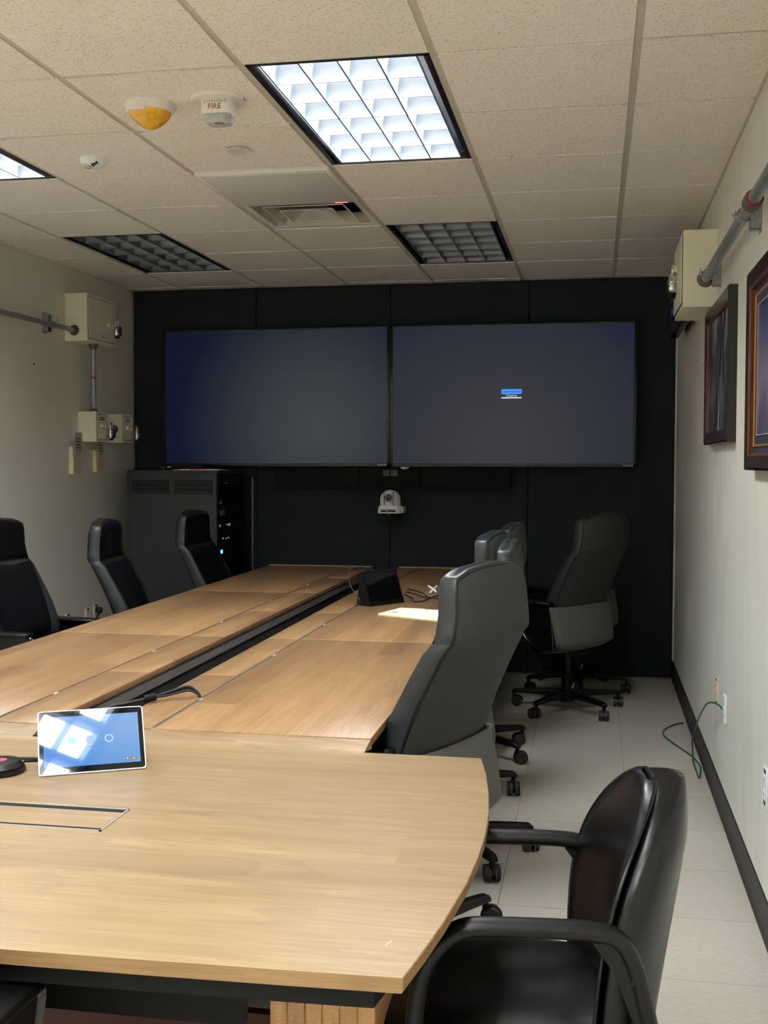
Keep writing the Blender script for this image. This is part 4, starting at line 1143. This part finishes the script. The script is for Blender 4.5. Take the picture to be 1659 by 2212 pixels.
d = MB().box(-.160, -.153, -.236, .236, -.15, .156, bev=.001).build('door', 'cream_box', t)
MB().box(-.178, -.158, .0, .05, .030, .060, bev=.003).build('latch', 'ivory', d)
MB().box(-.182, -.158, .06, .09, .020, .050, bev=.003).build('hasp', 'ivory', d)
padlock('chrome padlock hanging on the right wall box', XR-.180, 2.80, 2.375, -1, 1.5)
padlock('second chrome padlock hanging lower on the right wall box', XR-.178, 2.87, 2.365, -1, 1.4)
# left conduit
def conduit(name, label, a, b, r):
    t = thing(name, label, 'conduit', (0, 0, 0)); MB().cyl(a, b, r, n=24).build('pipe', 'galv', t); return t
t = conduit('conduit', 'grey metal conduit along the left wall into the large box', (-3.392, YF+.05, 2.305), (-3.392, 3.93, 2.305), .0165)
MB().cyl((-3.392, 3.90, 2.305), (-3.392, 3.93, 2.305), .022, .034, n=24).build('bushing', 'coupling', t)
strut('strut_channel', XL, 3.655, 2.265, 2.372, 1, t)
MB().tube([(-3.392+.020*math.cos(a), 3.655, 2.305+.020*math.sin(a)) for a in [2*PI*k/20 for k in range(20)]], .003, n=6, closed=True).cyl((-3.37, 3.655, 2.32), (-3.37, 3.655, 2.345), .004, n=8).build('pipe_clamp', 'steel', t)
t = conduit('conduit', 'upright metal conduit with red band joining two left wall boxes', (-3.372, 4.165, 1.795), (-3.372, 4.165, 2.238), .0165)
MB().cyl((-3.372, 4.165, 2.205), (-3.372, 4.165, 2.238), .019, .032, n=24).build('bushing', 'coupling', t)
MB().cyl((-3.372, 4.165, 1.816), (-3.372, 4.165, 1.795), .018, .032, n=24).build('bushing', 'coupling', t)
MB().cyl((-3.372, 4.165, 2.012), (-3.372, 4.165, 2.026), .0172, n=24).build('red_band', 'red_ring', t)
# right conduit
RP = (.372, 2.298)
t = conduit('conduit', 'thick galvanised conduit along the right wall above the pictures', (RP[0], YF+.05, RP[1]), (RP[0], 2.493, RP[1]), .0205)
MB().cyl((RP[0], 2.462, RP[1]), (RP[0], 2.493, RP[1]), .024, .038, n=28).build('bushing', 'coupling', t)
MB().lathe([(.0255, .885), (.030, .892), (.030, .962), (.0255, .972)], (RP[0], 0, RP[1]), n=28, axis='y').build('coupling', 'coupling', t)
MB().cyl((RP[0], .872, RP[1]), (RP[0], .886, RP[1]), .0222, n=24).build('red_band', 'red_ring', t)
for y in (1.13, 2.36):
    strut('strut_channel', XR, y, 2.245, 2.345, -1, t)
    MB().tube([(RP[0]+.0235*math.cos(a), y, RP[1]+.0235*math.sin(a)) for a in [2*PI*k/24 for k in range(24)]], .003, n=6, closed=True)\
        .box(RP[0]-.04, RP[0]-.022, y-.008, y+.008, RP[1]-.002, RP[1]+.002).cyl((RP[0]-.034, y, RP[1]-.012), (RP[0]-.034, y, RP[1]+.030), .0032, n=8).cyl((RP[0]-.034, y, RP[1]+.004), (RP[0]-.034, y, RP[1]+.010), .007, n=6).build('pipe_clamp', 'steel', t)
# ------------------------------------------------------------------ hanging notes on the left wall
def note(label, y, z0, z1, hx, w_, dy=0):
    t = thing('hanging_note', label, 'paper', (XL, y, z0), 0)
    n = z1-z0
    MB().add([(.001, 0, 0), (.030, 0, 0), (.026, 0, n*.66), (.001, 0, n*.66), (.001, w_, 0), (.030, w_, 0), (.026, w_, n*.66), (.001, w_, n*.66)],
             [(0, 1, 2, 3), (4, 5, 6, 7), (1, 5, 6, 2), (0, 4, 7, 3), (0, 1, 5, 4), (3, 2, 6, 7)]).build('envelope', 'manila', t, smooth=False)
    MB().box(.030, .0325, .012, w_+.012, 0.01, n*.62).build('pink_slip', 'note_pink', t, smooth=False)
    MB().box(.0335, .036, .015, w_+.015, n*.52, n).build('printed_slip', 'note_grey', t, smooth=False)
    for k in range(4): MB().box(.036, .0366, .022, w_, n*.62+k*.02, n*.62+.006+k*.02).build('text_line', 'dark_text', t, smooth=False)
    return t
note('paper tag and envelope hanging left of the middle small wall box', 3.965, 1.385, 1.655, 0, .10)
note('paper tag hanging under the middle small wall box', 4.315, 1.395, 1.62, 0, .08)
# ------------------------------------------------------------------ outlets
def outlet(label, side, y, z, mat, grp, h=.117, w_=.070, thick=.006):
    wx = XR if side < 0 else XL
    t = thing('wall_outlet', label, 'outlet', (wx, y, z), 0, grp); s = side
    def bx(mb, a, b, *r, **k): return mb.box(min(s*a, s*b), max(s*a, s*b), *r, **k)
    bx(MB(), 0, thick, -w_/2, w_/2, -h/2, h/2, bev=.003).build('cover_plate', mat, t)
    for dz in (.022, -.022):
        bx(MB(), thick, thick+.003, -.016, .016, dz-.015, dz+.015, bev=.004).build('socket', mat, t)
        for dy in (-.006, .006): bx(MB(), thick+.0025, thick+.0035, dy-.001, dy+.001, dz-.003, dz+.007).build('slot', 'black', t, smooth=False)
    for dz in (.050, -.050): bx(MB(), thick, thick+.001, -.017, .017, dz-.005, dz+.006).build('label_strip', 'black', t, smooth=False)
    return t
outlet('ivory outlet low on the left wall nearest the camera', 1, 3.92, .425, 'ivory', 'left wall outlets')
outlet('ivory outlet low on the left wall, between the other two', 1, 4.21, .425, 'ivory', 'left wall outlets')
outlet('ivory outlet low on the left wall holding a black plug', 1, 4.335, .435, 'ivory', 'left wall outlets')
t = thing('power_plug', 'round black plug and cord in the left wall outlet', 'plug', (XL+.009, 4.335, .455))
MB().lathe([(.022, 0), (.024, .012), (.020, .034), (.012, .040)], n=24, axis='x').build('plug_body', 'rubber', t)
MB().tube(smooth_pts([(.03, 0, 0), (.045, -.04, .005), (.045, -.09, -.03), (.04, -.10, -.12), (.03, -.09, -.25), (.03, -.09, -.44)], 6), .006, n=8).build('cord', 'rubber', t)
outlet('ivory duplex outlet on the right wall behind the white data plate', -1, 2.235, .468, 'ivory', 'right wall outlets', .120)
t = thing('data_plate', 'white data plate on right wall with green wire coming out', 'outlet', (XR, 1.895, .462), 0)
MB().box(-.012, 0, -.036, .036, -.058, .058, bev=.006).build('cover_plate', 'white_bright', t)
MB().box(-.015, -.011, -.010, .010, -.016, .010, bev=.001).build('jack', 'white_bright', t)
MB().cyl((-.0125, 0, .048), (-.0115, 0, .048), .004, n=10).build('screw', 'note_grey', t)
outlet('white duplex outlet at the right edge of the photo', -1, .80, .452, 'white_bright', 'right wall outlets', .125)
cable('green_wire', [(XR-.012, 1.895, .458), (XR-.03, 1.99, .462), (XR-.05, 2.15, .43), (XR-.055, 2.4, .33), (XR-.05, 2.72, .19), (XR-.045, 2.95, .08), (XR-.04, 2.98, .02), (XR-.05, 2.85, .0045), (.372, 2.72, .0045), (.374, 2.6, .0045), (.376, 2.51, .0045),
      (.392, 2.62, .0045), (.398, 2.75, .0045), (.368, 2.93, .0045), (.325, 3.08, .0045), (.292, 3.18, .008), (.263, 3.30, .010), (.27, 3.42, .008), (.30, 3.52, .0045), (.345, 3.60, .0045), (.388, 3.64, .0045)], .0036, 'green_wire', 'thin green wire trailing from the white plate onto the floor', 'wire', 6)
# ------------------------------------------------------------------ pictures
def art_mat():
    t = NT('picture_art'); v = t.coord((1, 5.5, 1.6))
    a = t.noise(v, 1.7, 4, .5, 1.6); v2 = t.coord((1, 2.4, 1)); b = t.noise(v2, 2.2, 2, .5, .5)
    c = t.ramp(a, [(.36, srgb(14, 17, 26)), (.48, srgb(44, 47, 60)), (.55, srgb(96, 95, 100)), (.62, srgb(190, 187, 186)), (.70, srgb(60, 62, 74))])
    c = t.mix(t.ramp(b, [(.38, (.6, .6, .6)), (.55, (.05, .05, .05))]), c, srgb(24, 27, 38))
    t.link(c, t.b.inputs['Base Color']); t.b.inputs['Roughness'].default_value = .35
    return t.m
def art2_mat():
    t = NT('picture_art_sky'); v = t.coord(); sp = t.node('ShaderNodeSeparateXYZ'); t.link(v, sp.inputs[0])
    n = t.noise(v, 6, 5, .6, .6)
    f = t.math('ADD', t.math('MULTIPLY_ADD', sp.outputs['Z'], 1.1, .35), t.math('MULTIPLY', n, .4))
    c = t.ramp(f, [(.1, srgb(62, 62, 84)), (.35, srgb(96, 94, 128)), (.5, srgb(170, 150, 176)), (.68, srgb(110, 118, 160)), (.9, srgb(40, 48, 78))])
    t.link(c, t.b.inputs['Base Color']); t.b.inputs['Roughness'].default_value = .12
    t.b.inputs['Coat Weight'].default_value = .6; t.b.inputs['Coat Roughness'].default_value = .03
    return t.m
M['art'] = art_mat(); M['art2'] = art2_mat()
def frame_ring(t, hy, hz, w_, d0, d1, mat, name):
    mb = MB()
    # mitred frame: outer/inner loops
    o_ = [(-hy, -hz), (hy, -hz), (hy, hz), (-hy, hz)]; i_ = [(-hy+w_, -hz+w_), (hy-w_, -hz+w_), (hy-w_, hz-w_), (-hy+w_, hz-w_)]
    for k in range(4):
        a, b = o_[k], o_[(k+1) % 4]; c, d = i_[(k+1) % 4], i_[k]
        vs = [(-d0, *a), (-d0, *b), (-d0, *c), (-d0, *d), (-d1, *a), (-d1, *b), (-d1*.82, *c), (-d1*.82, *d)]
        mb.add(vs, [(0, 1, 2, 3), (4, 5, 6, 7), (0, 1, 5, 4), (2, 3, 7, 6), (1, 2, 6, 5), (3, 0, 4, 7)])
    return mb.build(name, mat, t, smooth=False)
t = thing('framed_picture', 'dark wooden framed grey abstract picture, further along the right wall', 'picture', (XR, 2.195, 1.852), 0, 'framed pictures')
frame_ring(t, .475, .305, .012, 0, .034, 'frame_dark', 'outer_frame'); frame_ring(t, .466, .297, .045, 0, .037, 'frame_wood', 'frame'); frame_ring(t, .421, .252, .006, .0, .032, 'frame_inner', 'inner_lip')
MB().box(-.018, -.012, -.418, .418, -.249, .249).build('canvas', 'art', t, smooth=False)
t = thing('framed_picture', 'wooden framed picture with gold lip and navy mat, right edge', 'picture', (XR, .72, 1.772), 0, 'framed pictures')
frame_ring(t, .455, .330, .010, 0, .036, 'frame_dark', 'outer_frame'); frame_ring(t, .446, .322, .040, 0, .038, 'frame_wood', 'frame'); frame_ring(t, .408, .284, .010, .0, .034, 'frame_inner', 'inner_lip')
MB().box(-.014, -.010, -.400, .400, -.276, .276).build('mat_board', 'mat_navy', t, smooth=False)
frame_ring(t, .378, .252, .007, .010, .019, 'gold_fillet', 'fillet'); frame_ring(t, .325, .215, .003, .010, .016, 'white_line', 'print_border')
MB().box(-.0155, -.0105, -.322, .322, -.212, .212).build('canvas', 'art2', t, smooth=False)
# ------------------------------------------------------------------ side monitor on right wall
t = thing('side_monitor', 'black wall monitor seen edge on behind the right wall box', 'monitor', (.360, 3.72, 2.41), 0)
MB().box(-.024, .024, -.63, .63, -.182, .185, bev=.005).build('case', 'bezel', t)
MB().box(-.0255, -.023, -.61, .61, -.165, .170).build('screen', emit('side_glow', (.001, .002, .010, 1), .5), t, smooth=False)
M['side_tile'] = emit('side_tile', (.008, .035, .12, 1), .4)
for k in range(3):
    for q in range(8):
        MB().box(-.027, -.025, -.59+q*.15, -.50+q*.15, -.06+k*.08, -.02+k*.08).build('screen_tile', 'side_tile', t, smooth=False)
MB().box(.024, .065, -.12, .12, -.10, .10).build('wall_mount', 'black', t, smooth=False)
